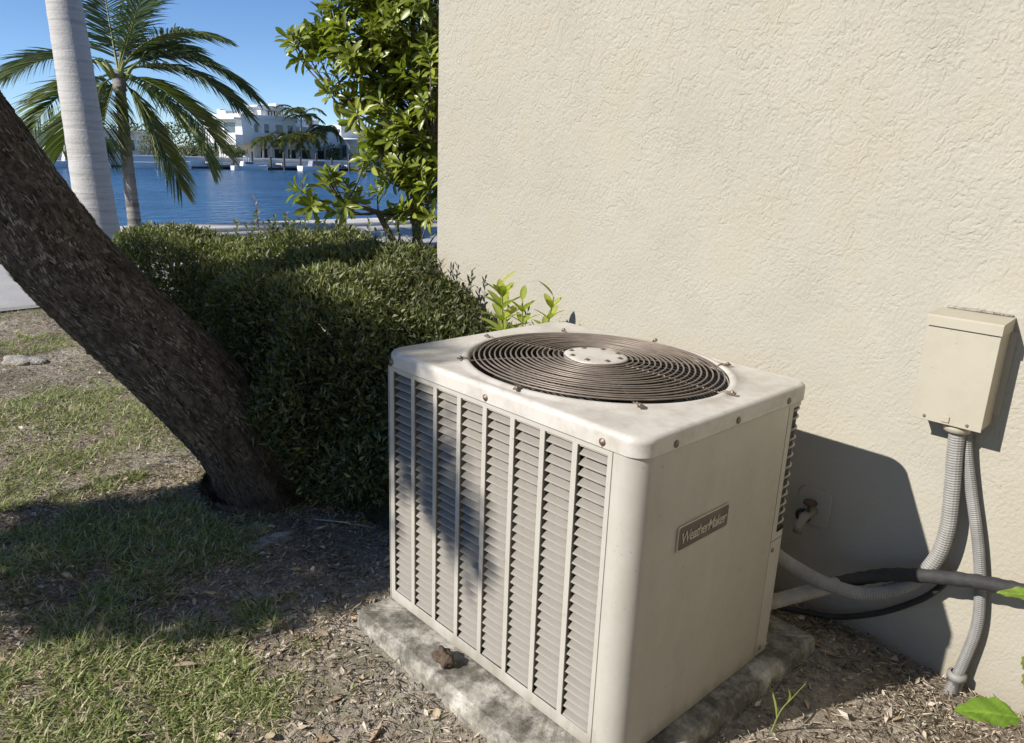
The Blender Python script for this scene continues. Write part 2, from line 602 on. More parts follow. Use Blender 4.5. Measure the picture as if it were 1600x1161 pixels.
M['white'] = pm('white_render', (0.80, 0.80, 0.79), (0.72, 0.72, 0.71), 0.6, 0.8)
M['offwhite'] = pm('offwhite_render', (0.70, 0.69, 0.66), (0.62, 0.61, 0.59), 0.6, 0.8)
M['glass'] = pm('window_glass', (0.05, 0.065, 0.075), (0.09, 0.11, 0.125), 0.8, 0.08, spec=0.6)
M['opening'] = pm('dark_interior', (0.03, 0.03, 0.032), (0.055, 0.052, 0.05), 1.2, 0.9)
M['gel'] = pm('boat_gelcoat', (0.78, 0.78, 0.77), (0.68, 0.69, 0.7), 1.5, 0.25)
M['hull_blue'] = pm('blue_hull', (0.05, 0.07, 0.16), (0.08, 0.1, 0.2), 1.5, 0.3)
M['wood_dark'] = pm('wet_timber', (0.06, 0.05, 0.04), (0.13, 0.11, 0.09), 4, 0.9)
M['deck'] = pm('dock_deck', (0.50, 0.46, 0.40), (0.40, 0.36, 0.31), 1.0, 0.85)
M['bank'] = pm('far_bank_soil', (0.22, 0.21, 0.14), (0.32, 0.29, 0.21), 0.3, 0.95)
M['canvas'] = pm('canvas_grey', (0.20, 0.21, 0.26), (0.28, 0.29, 0.34), 1.5, 0.8)
M['stone'] = pm('pale_limestone', (0.24, 0.215, 0.18), (0.50, 0.455, 0.39), 22, 0.95, (60, 1.0, .02))
M['mud'] = pm('dried_clump', (0.075, 0.052, 0.034), (0.14, 0.10, 0.065), 40, 0.95, (80, 1.0, .012))

# ------------------------------------------------------------ ground, paving, seawall, water, far bank
def ground_h(x, y):
    near = np.exp(-((x + 2.5) / 6.0) ** 4)
    calm = 1 - np.exp(-np.maximum(0, np.hypot(np.maximum(0, np.abs(x + 1.3) - .55), np.maximum(0, np.abs(y - 1.6) - .5)) / .35) ** 2)
    calm = 1 - np.exp(-(np.hypot(np.maximum(0, np.abs(x + 1.3) - .55), np.maximum(0, np.abs(y - 1.6) - .5)) / .30) ** 2)
    h = (vnoise(x, y, 3.0, 1) - .5) * .05 + (vnoise(x, y, 9.0, 2) - .5) * .022 + (vnoise(x, y, 24.0, 3) - .5) * .008
    h = h * near * (0.15 + 0.85 * calm)
    pd = np.hypot(np.maximum(0, np.abs(x + 1.292) - .51), np.maximum(0, np.abs(y - 1.615) - .515))
    h = h + .056 * np.exp(-(pd / .30) ** 2)
    far = np.clip((-x - 6.6) / 0.9, 0, 1)
    return h * (1 - far) - 0.012 * far

def graded(a, fine0, fine1, b, step):
    left = -np.geomspace(step, fine0 - a + step, 26) + fine0 + step
    right = np.geomspace(step, b - fine1 + step, 26) + fine1 - step
    return np.unique(np.concatenate([left, np.arange(fine0, fine1, step), right]).round(4))
gx = np.concatenate([np.linspace(-14.3, -8.2, 16), np.arange(-8, 0.8, 0.045), np.geomspace(0.05, 80, 24) + 0.8])
gy = graded(-90, -0.6, 3.2, 90, 0.045)
GX, GY = np.meshgrid(gx, gy, indexing='ij')
GV = np.stack([GX, GY, ground_h(GX, GY)], -1).reshape(-1, 3)
ny = len(gy)
ii, jj = np.meshgrid(np.arange(len(gx) - 1), np.arange(ny - 1), indexing='ij')
a0 = (ii * ny + jj).ravel()
GT = np.concatenate([np.stack([a0, a0 + ny, a0 + ny + 1], -1), np.stack([a0, a0 + ny + 1, a0 + 1], -1)])
tag(np_mesh('ground', GV, GT, M['soil'], smooth=True), 'sandy lawn soil around the air conditioner', kind='structure')

m = MB()
nseg = 60
ys = np.linspace(-60, 60, nseg + 1)
vs = []
for y in ys:
    e = -7.86 + 0.11 * math.sin(y * 2.1) + 0.06 * math.sin(y * 5.7)
    vs += [(e, y, 0.004), (e - .05, y, 0.022), (-13.42, y, 0.022), (-13.42, y, -0.1)]
fs = []
for i in range(nseg):
    for k in range(3):
        fs.append((i * 4 + k, i * 4 + k + 4, i * 4 + k + 5, i * 4 + k + 1))
m.add(vs, fs)
tag(m.build('pavement', M['paving']), 'grey paved walk along the canal', kind='structure')

sw = empty('seawall', (-13.9, 5, 0))
tag(sw, 'pale concrete seawall edging the near side of the canal', 'seawall')
for k in range(20):
    y0 = -45 + k * 4.5
    MB().box(-0.45, 0.47, y0, y0 + 4.48, -0.22, 0.10 + R_.uniform(-.006, .006), 0.02).build('cap_stone', M['cap'], sw)
MB().box(-0.30, 0.42, -45, 45, -2.6, -0.22).build('wall_face', M['cap'], sw)

m = MB()
m.add([(-14.25, -700, -1.6), (-14.25, 700, -1.6), (-300, 900, -1.6), (-300, -900, -1.6)], [(0, 1, 2, 3)])
tag(m.build('water', M['water']), 'rippled deep blue canal water', kind='structure')

m = MB()
m.box(-2500, -109.0, -2500, 2500, -3.0, -0.25)
tag(m.build('far_bank', M['bank']), 'low far bank of the canal', kind='structure')

# ------------------------------------------------------------ the house wall
WX, WY = -3.0, 2.375
hs = empty('house', (0, 5, 0))
tag(hs, 'house with cream textured stucco wall behind the air conditioner', 'house')
m = MB()
m.box(WX, 6.0, WY, 9.5, -0.25, 2.95)
w = m.build('wall', M['stucco'], hs)
w.location = (0, -5, 0)
m = MB()
m.box(WX - .3, 6.25, WY - .80, 9.75, 2.952, 3.20, 0.02)  # unseen wide overhang, added to hold sky light off the wall and unit
r_ = m.build('roof', M['roof'], hs)
r_.location = (0, -5, 0)

# ------------------------------------------------------------ concrete pad and air conditioner
W, DP, ZB, ZT = 0.9386, 0.7328, 0.1144, 0.9437
TH = -0.0174
A0 = Vector((-0.85616, 1.22044, 0))
ctr = A0 + Vector((-W / 2 * math.cos(TH) - DP / 2 * math.sin(TH), -W / 2 * math.sin(TH) + DP / 2 * math.cos(TH), 0))

def rounded_rect(hx, hy, r, n=8, n_side=10):
    pts = []
    for cx, cy, a0 in ((hx - r, hy - r, 0), (-hx + r, hy - r, 90), (-hx + r, -hy + r, 180), (hx - r, -hy + r, 270)):
        for k in range(n + 1):
            a = rad(a0 + 90 * k / n)
            pts.append((cx + r * math.cos(a), cy + r * math.sin(a)))
        # subdivide the straight run to the next corner
        na = rad(a0 + 90)
        ex, ey = pts[-1]
        nx_, ny_ = {0: (-hx + r, hy), 90: (-hx, -hy + r), 180: (hx - r, -hy), 270: (hx, hy - r)}[a0]
        for k in range(1, n_side):
            t = k / n_side
            pts.append((ex + (nx_ - ex) * t, ey + (ny_ - ey) * t))
    return pts

def loft(rings, close=True):
    """faces between successive rings of equal length"""
    n = len(rings[0])
    m = MB()
    vs = [p for r in rings for p in r]
    fs = []
    for i in range(len(rings) - 1):
        for k in range(n):
            k2 = (k + 1) % n
            fs.append((i * n + k, i * n + k2, (i + 1) * n + k2, (i + 1) * n + k))
    m.add(vs, fs)
    return m, n

pad_c = (-1.292, 1.615)
rings = []
base = rounded_rect(0.510, 0.515, 0.022, 5, 60)
for (z, ins, jz) in ((-0.08, 0.0, 0), (0.03, 0.0, 0), (0.085, 0.002, 0), (0.105, 0.007, 0.002), (ZB - .002, 0.020, 0.002)):
    ring = []
    for (x, y) in base:
        l = math.hypot(x, y)
        s = math.sin(x * 31 + y * 17) * .0012 + math.sin(x * 77 - y * 53) * .0010 + R_.uniform(-.0020, .0020) * (1 if z > .02 else .4)
        k = 1 - (ins + s) / l
        ring.append((x * k, y * k, z + R_.uniform(-jz, jz)))
    rings.append(ring)
m, n = loft(rings)
top0 = (len(rings) - 1) * n
m.add([(0, 0, ZB - .002)], [])
ci = len(m.v) - 1
for k in range(n):
    m.f.append((top0 + k, top0 + (k + 1) % n, ci))
pad = m.build('concrete_pad', M['pad'])
pad.location = (pad_c[0], pad_c[1], 0)
pad.rotation_euler = (0, 0, -0.03)
tag(pad, 'stained weathered concrete pad under the air conditioner', 'concrete pad')

ac = empty('air_conditioner', (ctr.x, ctr.y, ZB), TH)
ac.scale = (1.014, 1.014, 1.0)
tag(ac, 'beige metal outdoor air conditioner with louvered front and round fan grille', 'air conditioner')
# local frame: x right along the louvered face, y towards the house, z from the pad
hx, hy = W / 2, DP / 2
zt = ZT - ZB
zl = 0.898 - ZB                                    # lip of the cover

# cover
cx0, cy0, RX, RY = 0.003, 0.018, 0.375, 0.330
outer = rounded_rect(hx, hy, 0.050, 10, 16)
def ring_at(ins, z):
    sx, sy = (hx - ins) / hx, (hy - ins) / hy
    return [(x * sx, y * sy, z) for x, y in outer]
def ell_at(dr, z):
    out = []
    for x, y in outer:
        a = math.atan2((y - cy0) / RY, (x - cx0) / RX)
        out.append((cx0 + (RX + dr) * math.cos(a), cy0 + (RY + dr) * math.sin(a), z))
    return out
def midr(t, z):
    return [((1 - t) * a[0] + t * b[0], (1 - t) * a[1] + t * b[1], z) for a, b in zip(ring_at(.02, 0), ell_at(.028, 0))]
rings = [ring_at(0.010, zl - .02), ring_at(0.006, zl + .001), ring_at(0.0, zl), ring_at(0.0, zl + .002), ring_at(0.0, zl + .030), ring_at(0.0, zl + .033), ring_at(0.0012, zl + .038), ring_at(.004, zl + .042),
         ring_at(.0085, zt - .0005), ring_at(.012, zt), ring_at(.020, zt), midr(.35, zt - .0015), midr(.75, zt - .001), ell_at(.027, zt - .001), ell_at(.021, zt + .004), ell_at(.010, zt + .005),
         ell_at(.003, zt + .001), ell_at(0, zt - .006), ell_at(-.001, zt - .012)]
m, n = loft(rings)
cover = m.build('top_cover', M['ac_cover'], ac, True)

# louvered front panel: a plate with eight tall openings, slats set inside
XL = [-.899 + k * .10286 + hx for k in range(8)]   # left edge of each opening
OW = 0.0875
z_lo, z_hi = 0.157 - ZB, 0.884 - ZB
px0, px1 = -.9205 + hx, -.0795 + hx
xs = [px0] + [v for x in XL for v in (x, x + OW)] + [px1]
zs = [0.006, z_lo, z_hi, zl - .002]
m = MB()
yf = -hy + 0.004
ids = {}
for i, x in enumerate(xs):
    for j, z in enumerate(zs):
        ids[i, j] = len(m.v)
        m.v.append((x, yf, z))
for i in range(len(xs) - 1):
    for j in range(3):
        if j == 1 and i % 2 == 1:
            continue
        m.f.append((ids[i, j], ids[i + 1, j], ids[i + 1, j + 1], ids[i, j + 1]))
for x in XL:                                        # returns round each opening
    dd = 0.030
    m.add([(x, yf, z_lo), (x, yf, z_hi), (x, yf + .004, z_hi), (x, yf + .004, z_lo)], [(0, 1, 2, 3)])
    m.add([(x + OW, yf, z_lo), (x + OW, yf, z_hi), (x + OW, yf + dd, z_hi), (x + OW, yf + dd, z_lo)], [(3, 2, 1, 0)])
    m.add([(x, yf, z_hi), (x + OW, yf, z_hi), (x + OW, yf + dd, z_hi), (x, yf + dd, z_hi)], [(0, 1, 2, 3)])
for xa, xb in ((px0, px0), (px1, px1)):
    m.add([(xa, yf, zs[0]), (xa, yf, zs[-1]), (xa, yf + .02, zs[-1]), (xa, yf + .02, zs[0])], [(0, 1, 2, 3)])
panel = m.build('louver_panel', M['ac_paint'], ac)
NR = 29
pitch = (z_hi - z_lo) / NR
# one slat: hinged at its right end, leaning out towards the bottom, lower lip flush with the plate
prof = [(0.0270, -0.0090), (0.0185, -0.0120), (0.0105, -0.0163), (0.0045, -0.0208), (0.0004, -0.0238), (0.0012, -0.0248)]
stn = [0.055, 0.09, 0.5, 0.84, 0.94, 1.0]
dep = [1.0, 1.0, 1.0, 0.95, 0.55, 0.06]
m = MB()
vs = []
for s, d in zip(stn, dep):
    for (yy, zz) in prof:
        vs.append((s * OW, yy * d + 0.0004, zz * pitch / .0252 * (1 if d > .9 else .96)))
k = len(prof)
fs = [(i * k + j, (i + 1) * k + j, (i + 1) * k + j + 1, i * k + j + 1) for i in range(len(stn) - 1) for j in range(k - 1)]
m.add(vs, fs)
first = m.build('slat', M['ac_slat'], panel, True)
first.location = (XL[0], yf, z_hi)
for c, x in enumerate(XL):
    for r in range(NR):
        if c == 0 and r == 0:
            continue
        s = first.copy()
        s.parent = panel
        s.location = (x, yf + R_.uniform(-.0004, .0004), z_hi - r * pitch)
        s.rotation_euler = (R_.gauss(0, .022), R_.gauss(0, .004), 0)
        if R_.random() < .05:
            s.rotation_euler = (R_.uniform(-.10, .06), R_.uniform(-.015, .015), 0)
        COL.objects.link(s)

# coil behind the slats, and inside walls
m = MB()
m.box(-hx + .03, hx - .03, -hy + .036, hy - .03, 0.012, zl - .10)
m.build('coil', M['dark'], ac)

# right side panel with the rounded front corner
def sheet(poly, z0, z1, th=0.0):
    m = MB()
    n = len(poly)
    vs = [(x, y, z0) for x, y in poly] + [(x, y, z1) for x, y in poly]
    return m.add(vs, [(i, i + 1, n + i + 1, n + i) for i in range(n - 1)])
rc = 0.052
poly = [(-.0765 + hx, -hy + .02), (-.0765 + hx, -hy + .0035), (-.0745 + hx, -hy + .002)]
ins = 0.004
for k in range(13):
    a = rad(-90 + 90 * k / 12)
    poly.append((hx - ins - rc + rc * math.cos(a), -hy + .002 + rc + rc * math.sin(a)))
yb = 0.630 - hy
poly += [(hx - ins, -hy + .3), (hx - ins, yb - .002), (hx - ins - .002, yb), (hx - ins - .012, yb)]
m = sheet(poly, 0.003, zl - .001)
m.build('side_panel', M['ac_paint'], ac, True)
# service corner below the coil guard
zg = 0.492 - ZB
rb = 0.045
def back_corner(off, z0, z1, y_start, x_end, nn=10):
    pl = [(hx - ins - off, y_start)]
    for k in range(nn + 1):
        a = rad(90 * k / nn)
        pl.append((hx - ins - rb + (rb - off) * math.cos(a), hy - .004 - rb + (rb - off) * math.sin(a)))
    pl.append((x_end, hy - .004 - off))
    return pl
pl = [(hx - ins - .012, yb + .0035), (hx - ins - .001, yb + .0035)] + back_corner(.001, 0, 0, yb + .006, hx - .20)
sheet(pl, 0.003, zg - .002).build('service_panel', M['ac_paint'], ac, True)
# guard: flat edge strip, wires wrapped round the corner, end strip, dark fins behind
yg0 = 0.656 - hy
strip = [(hx - ins - .012, yb + .0035), (hx - ins - .001, yb + .0035), (hx - ins - .001, yg0), (hx - ins - .010, yg0 + .001)]
g = sheet(strip, zg, zl - .001)
gd = g.build('coil_guard', M['ac_paint'], ac)
band = back_corner(.001, 0, 0, yg0, hx - .16)
for (z0, z1) in ((zg, zg + .022), (zl - .016, zl - .001)):
    sheet(band, z0, z1).build('guard_band', M['ac_paint'], gd, True)
sheet(back_corner(.0075, 0, 0, yg0 + .002, hx - .16), zg, zl - .002).build('fin_block', M['dark'], gd, True)
NG = 13
m = MB()
pth = [Vector((x, y, 0.0)) for i, (x, y) in enumerate(back_corner(.0052, 0, 0, yg0 - .002, hx - .16))]
m.tube(pth, 0.0036, 6)
b0 = m.build('guard_bar', M['ac_paint'], gd, True)
b0.location = (0, 0, zg + .045)
for k in range(1, NG):
    b = b0.copy()
    b.parent = gd
    b.location = (0, 0, zg + .045 + k * (zl - zg - .07) / (NG - 1) + R_.uniform(-.003, .003))
    COL.objects.link(b)
# left corner post, left side, rear
pl = [(px0 - .002, -hy + .02), (px0 - .002, -hy + .003)]
for k in range(7):
    a = rad(-90 - 90 * k / 6)
    pl.append((-hx + .004 + .014 + .014 * math.cos(a), -hy + .003 + .014 + .014 * math.sin(a)))
pl += [(-hx + .004, -hy + .06)]
sheet(pl, 0.003, zl - .001).build('corner_post', M['ac_paint'], ac, True)
sheet([(-hx + .004, -hy + .062), (-hx + .004, hy - .02), (-hx + .03, hy - .004), (hx - .205, hy - .004)], 0.003, zl - .001).build('rear_panel', M['ac_paint'], ac)
m = MB()
m.box(-hx + .012, hx - .012, -hy + .012, hy - .012, 0.0, 0.010, .002)
m.build('base_pan', M['ac_paint'], ac)

# fan below the grille
fan = MB().lathe([(0.0, -.06), (.07, -.06), (.075, -.10), (.075, -.20), (0, -.20)], 24, (cx0, cy0, zt)).build('fan_motor', M['dark'], ac, True)
for k in range(4):
    m = MB()
    vs, fs = [], []
    for i in range(7):
        r = .07 + i * (.30 - .07) / 6
        wdt = rad(20 + 14 * i / 6)
        for j in range(5):
            a = rad(90 * k + 25) + wdt * (j / 4 - .5) * 2 + .25 * i / 6
            vs.append((cx0 + r * 1.08 * math.cos(a), cy0 + r * math.sin(a), zt - .075 - .06 * (j / 4)))
    fs = [(i * 5 + j, i * 5 + j + 1, (i + 1) * 5 + j + 1, (i + 1) * 5 + j) for i in range(6) for j in range(4)]
    m.add(vs, fs)
    m.build('fan_blade', M['blade'], fan, True)
MB().lathe([(RX + .004, -.011), (RX - .004, -.085), (RX - .02, -.13), (RX - .02, -.16), (0.0, -.16)], 48, (cx0, cy0, zt), 1.0, RY / RX).build('fan_shroud', M['dark'], ac, True)

# grille of wire rings, spokes with clips, hub plate
gr = empty('fan_grille', (cx0, cy0, zt))
gr.parent = ac
NRING = 18
def dome(t):
    return 0.006 + 0.016 * (1 - t * t)
for k in range(NRING):
    t = 0.235 + (1 - .235) * (k + .5) / NRING - .008
    rx, ry = RX * t, RY * t
    m = MB()
    seg, cs = 72, 6
    wr = 0.0026
    vs, fs = [], []
    wob = R_.uniform(0, 6.28)
    for i in range(seg):
        a = 2 * math.pi * i / seg
        zz = dome(t) + 0.0008 * math.sin(3 * a + wob)
        for j in range(cs):
            b = 2 * math.pi * j / cs
            vs.append(((rx + wr * math.cos(b)) * math.cos(a), (ry + wr * math.cos(b)) * math.sin(a), zz + wr * math.sin(b)))
    for i in range(seg):
        for j in range(cs):
            i2, j2 = (i + 1) % seg, (j + 1) % cs
            fs.append((i * cs + j, i2 * cs + j, i2 * cs + j2, i * cs + j2))
    m.add(vs, fs)
    m.build('grille_ring', M['wire'], gr, True)
for k in range(8):
    a = rad(8 + 45 * k)
    ca, sa = math.cos(a), math.sin(a)
    pts = []
    for i in range(9):
        t = .22 + (1.0 - .22) * i / 8
        pts.append((RX * t * ca, RY * t * sa, dome(t) - .0058))
    pts.append(((RX + .012) * ca, (RY + .012) * sa, .0085))
    pts.append(((RX + .036) * ca, (RY + .030) * sa, .0045))
    MB().tube(pts, .0028, 6).build('spoke', M['wire'], gr, True)
    m = MB()
    ex, ey = (RX + .030) * ca, (RY + .024) * sa
    m.box(-.012, .012, -.006, .006, -.001, .0035, .001)
    m.lathe([(0, .0075), (.004, .0075), (.0055, .004), (.0055, .003)], 10, (.003, 0, 0))
    c = m.build('clip', M['steel'], gr)
    c.location = (ex, ey, .0055)
    c.rotation_euler = (0, 0, a + R_.uniform(-.5, .5))
hub = MB().lathe([(0, .028), (.060, .0275), (.080, .0255), (.084, .0225), (.083, .015), (.078, .012)], 40, (0, 0, 0), 1.12, 1.0).build('hub_plate', M['ac_cover'], ac, True)
hub.location = (cx0, cy0, zt)
for k in range(8):
    a = rad(20 + 45 * k)
    b = MB().lathe([(0, .0045), (.0035, .004), (.006, .0015), (.0085, .001), (.009, -.001)], 10).build('bolt', M['steel'], hub, True)
    b.location = (.066 * 1.12 * math.cos(a), .066 * math.sin(a), .0268)

# screws round the lip and panel
def screw(par, loc, rx, rz, s=1.0):
    m = MB().lathe([(0, .0045 * s), (.0035 * s, .004 * s), (.0055 * s, .0018 * s), (.009 * s, .0012 * s), (.0095 * s, -.001)], 10)
    o = m.build('screw', M['steel'], par, True)
    o.location = loc
    o.rotation_euler = (rx, 0, rz)
for a in (-.902, -.489, -.106):
    screw(cover, (a + hx, -hy - .0005, .912 - ZB), rad(90), 0)
M['rust'] = pm('rust_streak', (0.20, 0.115, 0.06), (0.30, 0.20, 0.12), 80, 0.9)
for a in (-.902, -.489, -.106):
    m = MB()
    w0 = R_.uniform(.0018, .0028)
    m.add([(a + hx - w0, -hy - .0006, .905 - ZB), (a + hx + w0, -hy - .0006, .905 - ZB), (a + hx + w0 * .5, -hy - .0006, .8995 - ZB), (a + hx - w0 * .3, -hy - .0006, .8985 - ZB)], [(0, 1, 2, 3)])
    m.build('rust_streak', M['rust'], cover)
for b in (.119, .368, .612):
    screw(cover, (hx + .0005, b - hy, .912 - ZB), rad(90), rad(90))
screw(ac, (hx - ins, .648 - hy, .462 - ZB), rad(90), rad(90), .8)
screw(ac, (hx - ins, .655 - hy, .140 - ZB), rad(90), rad(90), .8)

# badge on the side panel
bw, bh = 0.215, 0.066
bx = hx - ins
badge = MB()
rr = rounded_rect(bw / 2, bh / 2, .007, 5, 2)
badge, n = loft([[(0.0, x, z) for x, z in rr], [(.004, x, z) for x, z in rr], [(.0048, x * .985, z * .96) for x, z in rr], [(.0046, x * .965, z * .90) for x, z in rr], [(.0034, x * .96, z * .885) for x, z in rr]])
bo = badge.build('badge', M['badge_rim'], ac)
bo.location = (bx, .270 - hy, .6615 - ZB)
m = MB()
m.add([(.0036, x * .962, z * .89) for x, z in rr], [tuple(range(len(rr)))])
m.build('badge_face', M['plate'], bo)
cu = bpy.data.curves.new('lettering', 'FONT')
cu.body = 'WeatherMaker'
cu.size = 0.044
cu.shear = 0.18
cu.space_character = 0.86
cu.offset = 0.0004
cu.extrude = 0.0006
cu.align_x = 'CENTER'
cu.align_y = 'CENTER'
to = bpy.data.objects.new('lettering_curve', cu)
COL.objects.link(to)
bpy.context.view_layer.update()
dg = bpy.context.evaluated_depsgraph_get()
lm = bpy.data.meshes.new_from_object(to.evaluated_get(dg))
bpy.data.objects.remove(to)
xsz = max(v.co.x for v in lm.vertices) - min(v.co.x for v in lm.vertices)
lm.transform(Matrix.Diagonal((0.188 / xsz, 0.92, 1, 1)))
lm.materials.clear()
lm.materials.append(M['badge_rim'])
lo = link('lettering', lm, bo)
lo.matrix_local = Matrix(((0, 0, 1, .0044), (1, 0, 0, 0), (0, 1, 0, -.002), (0, 0, 0, 1)))

# ------------------------------------------------------------ junction box, conduits, lines on the wall
jb = empty('junction_box', (-.5845, WY, .824))
tag(jb, 'cream metal electrical disconnect box fixed to the stucco wall', 'electrical box')
bwid, bhei, bdep = .178, .298, .1025
m = MB()
m.box(-bwid / 2, bwid / 2, -bdep + .004, -.001, 0, bhei - .004, .003)
m.build('box_body', M['box'], jb)
m = MB()
m.box(-bwid / 2 - .0015, bwid / 2 + .0015, -bdep, -bdep + .0025, -.003, bhei - .034, .001)
m.build('front_cover', M['box'], jb)
m = MB()                                            # hood: cap folded over the top edge
hw = bwid / 2 + .004
m.add([(-hw, -bdep - .006, bhei - .030), (-hw, -bdep - .006, bhei - .004), (-hw, -bdep - .001, bhei), (-hw, -.0005, bhei + .008),
       (hw, -bdep - .006, bhei - .030), (hw, -bdep - .006, bhei - .004), (hw, -bdep - .001, bhei), (hw, -.0005, bhei + .008),
       (-hw, -.0005, bhei - .030), (hw, -.0005, bhei - .030)],
      [(0, 4, 5, 1), (1, 5, 6, 2), (2, 6, 7, 3), (0, 1, 2, 3, 8), (4, 9, 7, 6, 5)])
m.build('hood', M['box'], jb)
for sx in (-.055, .055):
    s = MB().lathe([(0, .004), (.003, .0035), (.005, 0)], 8).build('screw', M['steel'], jb)
    s.location = (sx, -bdep, .008)
    s.rotation_euler = (rad(90), 0, 0)
m = MB()
m.box(-bwid / 2 + .01, bwid / 2 + .016, -.006, -.0005, .03, bhei - .03)
m.build('mounting_flange', M['box'], jb)

MB().tube([(-bwid / 2 + .012, -.003, bhei + .011), (-.02, -.004, bhei + .012), (bwid / 2 - .002, -.003, bhei + .011)], [.003, .004, .003], 6).build('caulk', M['stone'], jb, True)
m = MB()
m.box(-.010, .010, -bdep - .004, -bdep - .0005, .004, .022, .001)
m.build('hasp', M['box'], jb)

def ribbed(path_pts, r, depth, pitch, mat, name, seg=14):
    path = resample(catmull(path_pts, 24), pitch / 2)
    rr = [r * (1 + (depth if i % 2 == 0 else -depth)) for i in range(len(path))]
    m = MB().tube(path, rr, seg)
    return m, path

c1 = [(-.562, 2.318, .828), (-.556, 2.318, .74), (-.543, 2.318, .62), (-.534, 2.315, .50), (-.548, 2.31, .395), (-.600, 2.285, .300),
      (-.690, 2.215, .255), (-.785, 2.140, .277), (-.862, 2.055, .338), (-.925, 1.985, .400), (-.965, 1.92, .43)]
m, path = ribbed(c1, .0212, .045, .0075, M['conduit'], 'conduit')
cd = m.build('flexible_conduit', M['conduit'])
tag(cd, 'thick pale ribbed conduit looping from the box to the air conditioner', 'conduit')
m = MB().lathe([(.024, -.03), (.034, -.028), (.036, -.012), (.033, -.008), (.030, 0), (.030, .012)], 14, (-.562, 2.318, .826))
m.build('connector', M['box'], cd, True)

c2 = [(-.548, 2.338, .83), (-.535, 2.340, .75), (-.506, 2.345, .641), (-.458, 2.345, .48), (-.428, 2.345, .348), (-.414, 2.343, .228), (-.425, 2.335, .10), (-.435, 2.32, .03), (-.44, 2.31, -.03)]
m, path = ribbed(c2, .0155, .05, .006, M['conduit2'], 'conduit', 12)
cd2 = m.build('flexible_conduit', M['conduit2'])
tag(cd2, 'thin grey ribbed conduit dropping from the box into the ground', 'conduit')
m = MB().lathe([(.0165, -.06), (.021, -.058), (.022, 0), (.027, .002), (.027, .018), (.018, .022)], 12, (-.432, 2.327, .045))
m.build('coupling', M['conduit'], cd2, True)

rl = empty('refrigerant_line', (-.7, 2.25, .3))
tag(rl, 'black foam covered pipe running along the wall into the air conditioner', 'pipe')
off = Vector((.7, -2.25, -.3))
c3 = [(.35, 2.27, .47), (.05, 2.27, .455), (-.258, 2.275, .424), (-.375, 2.275, .407), (-.499, 2.275, .374), (-.633, 2.27, .325), (-.72, 2.245, .282), (-.78, 2.18, .258)]
pth = [p + off for p in catmull(c3, 10)]
MB().tube(pth, [.0205 + .0012 * math.sin(i * 1.7) for i in range(len(pth))], 16).build('foam_sleeve', M['rubber'], rl, True)
c3b = [(-.765, 2.195, .262), (-.81, 2.13, .243), (-.86, 2.06, .222), (-.91, 1.985, .205), (-.95, 1.93, .20)]
pth = [p + off for p in resample(catmull(c3b, 16), .008)]
MB().tube(pth, [.0222 + (.0012 if i % 2 else -.0005) for i in range(len(pth))], 16).build('wrapped_end', M['wrap'], rl, True)

c4 = [(-.505, 2.325, .352), (-.535, 2.335, .29), (-.585, 2.34, .225), (-.68, 2.335, .14), (-.80, 2.32, .072), (-.92, 2.27, .06), (-.99, 2.15, .10), (-1.0, 1.97, .16)]
cab = MB().tube(catmull(c4, 14), .010, 10).build('control_cable', M['rubber'], smooth=True)
tag(cab, 'thin black cable sagging low behind the foam covered pipe', 'cable')

wp = empty('wall_spigot', (-.945, WY, .40))
tag(wp, 'small wall spigot on a rounded plate in the shade of the unit', 'spigot')
rr = rounded_rect(.056, .064, .022, 6, 2)
m, n = loft([[(x, -.0005, z) for x, z in rr], [(x, -.006, z) for x, z in rr], [(x * .96, -.009, z * .96) for x, z in rr]])
m.f.append(tuple(range(2 * n, 3 * n)))
m.build('back_plate', M['stucco'], wp)
MB().tube([(0, -.005, -.01), (0, -.03, -.012), (-.005, -.06, -.02), (-.008, -.085, -.045), (-.010, -.088, -.07)], [.017, .014, .015, .013, .015], 12).build('spout', M['wrap'], wp, True)
m = MB().lathe([(0, .006), (.020, .006), (.024, .0), (.020, -.006), (0, -.006)], 10, (0.004, -.052, .032))
m.tube([(0, -.045, -.01), (.003, -.05, .028)], .006, 8)
m.build('valve_handle', M['mud'], wp, True)
m = MB().lathe([(.022, 0), (.026, .004), (.026, .010), (.016, .011)], 12)
sl_ = m.build('pipe_collar', M['dark'], wp, True)
sl_.location = (-.028, -.009, -.040)
sl_.rotation_euler = (rad(90), 0, 0)

# ------------------------------------------------------------ leaning palm
def bezier3(a, b, c, n):
    a, b, c = Vector(a), Vector(b), Vector(c)
    return [a * (1 - t) ** 2 + b * 2 * t * (1 - t) + c * t * t for t in [i / n for i in range(n + 1)]]

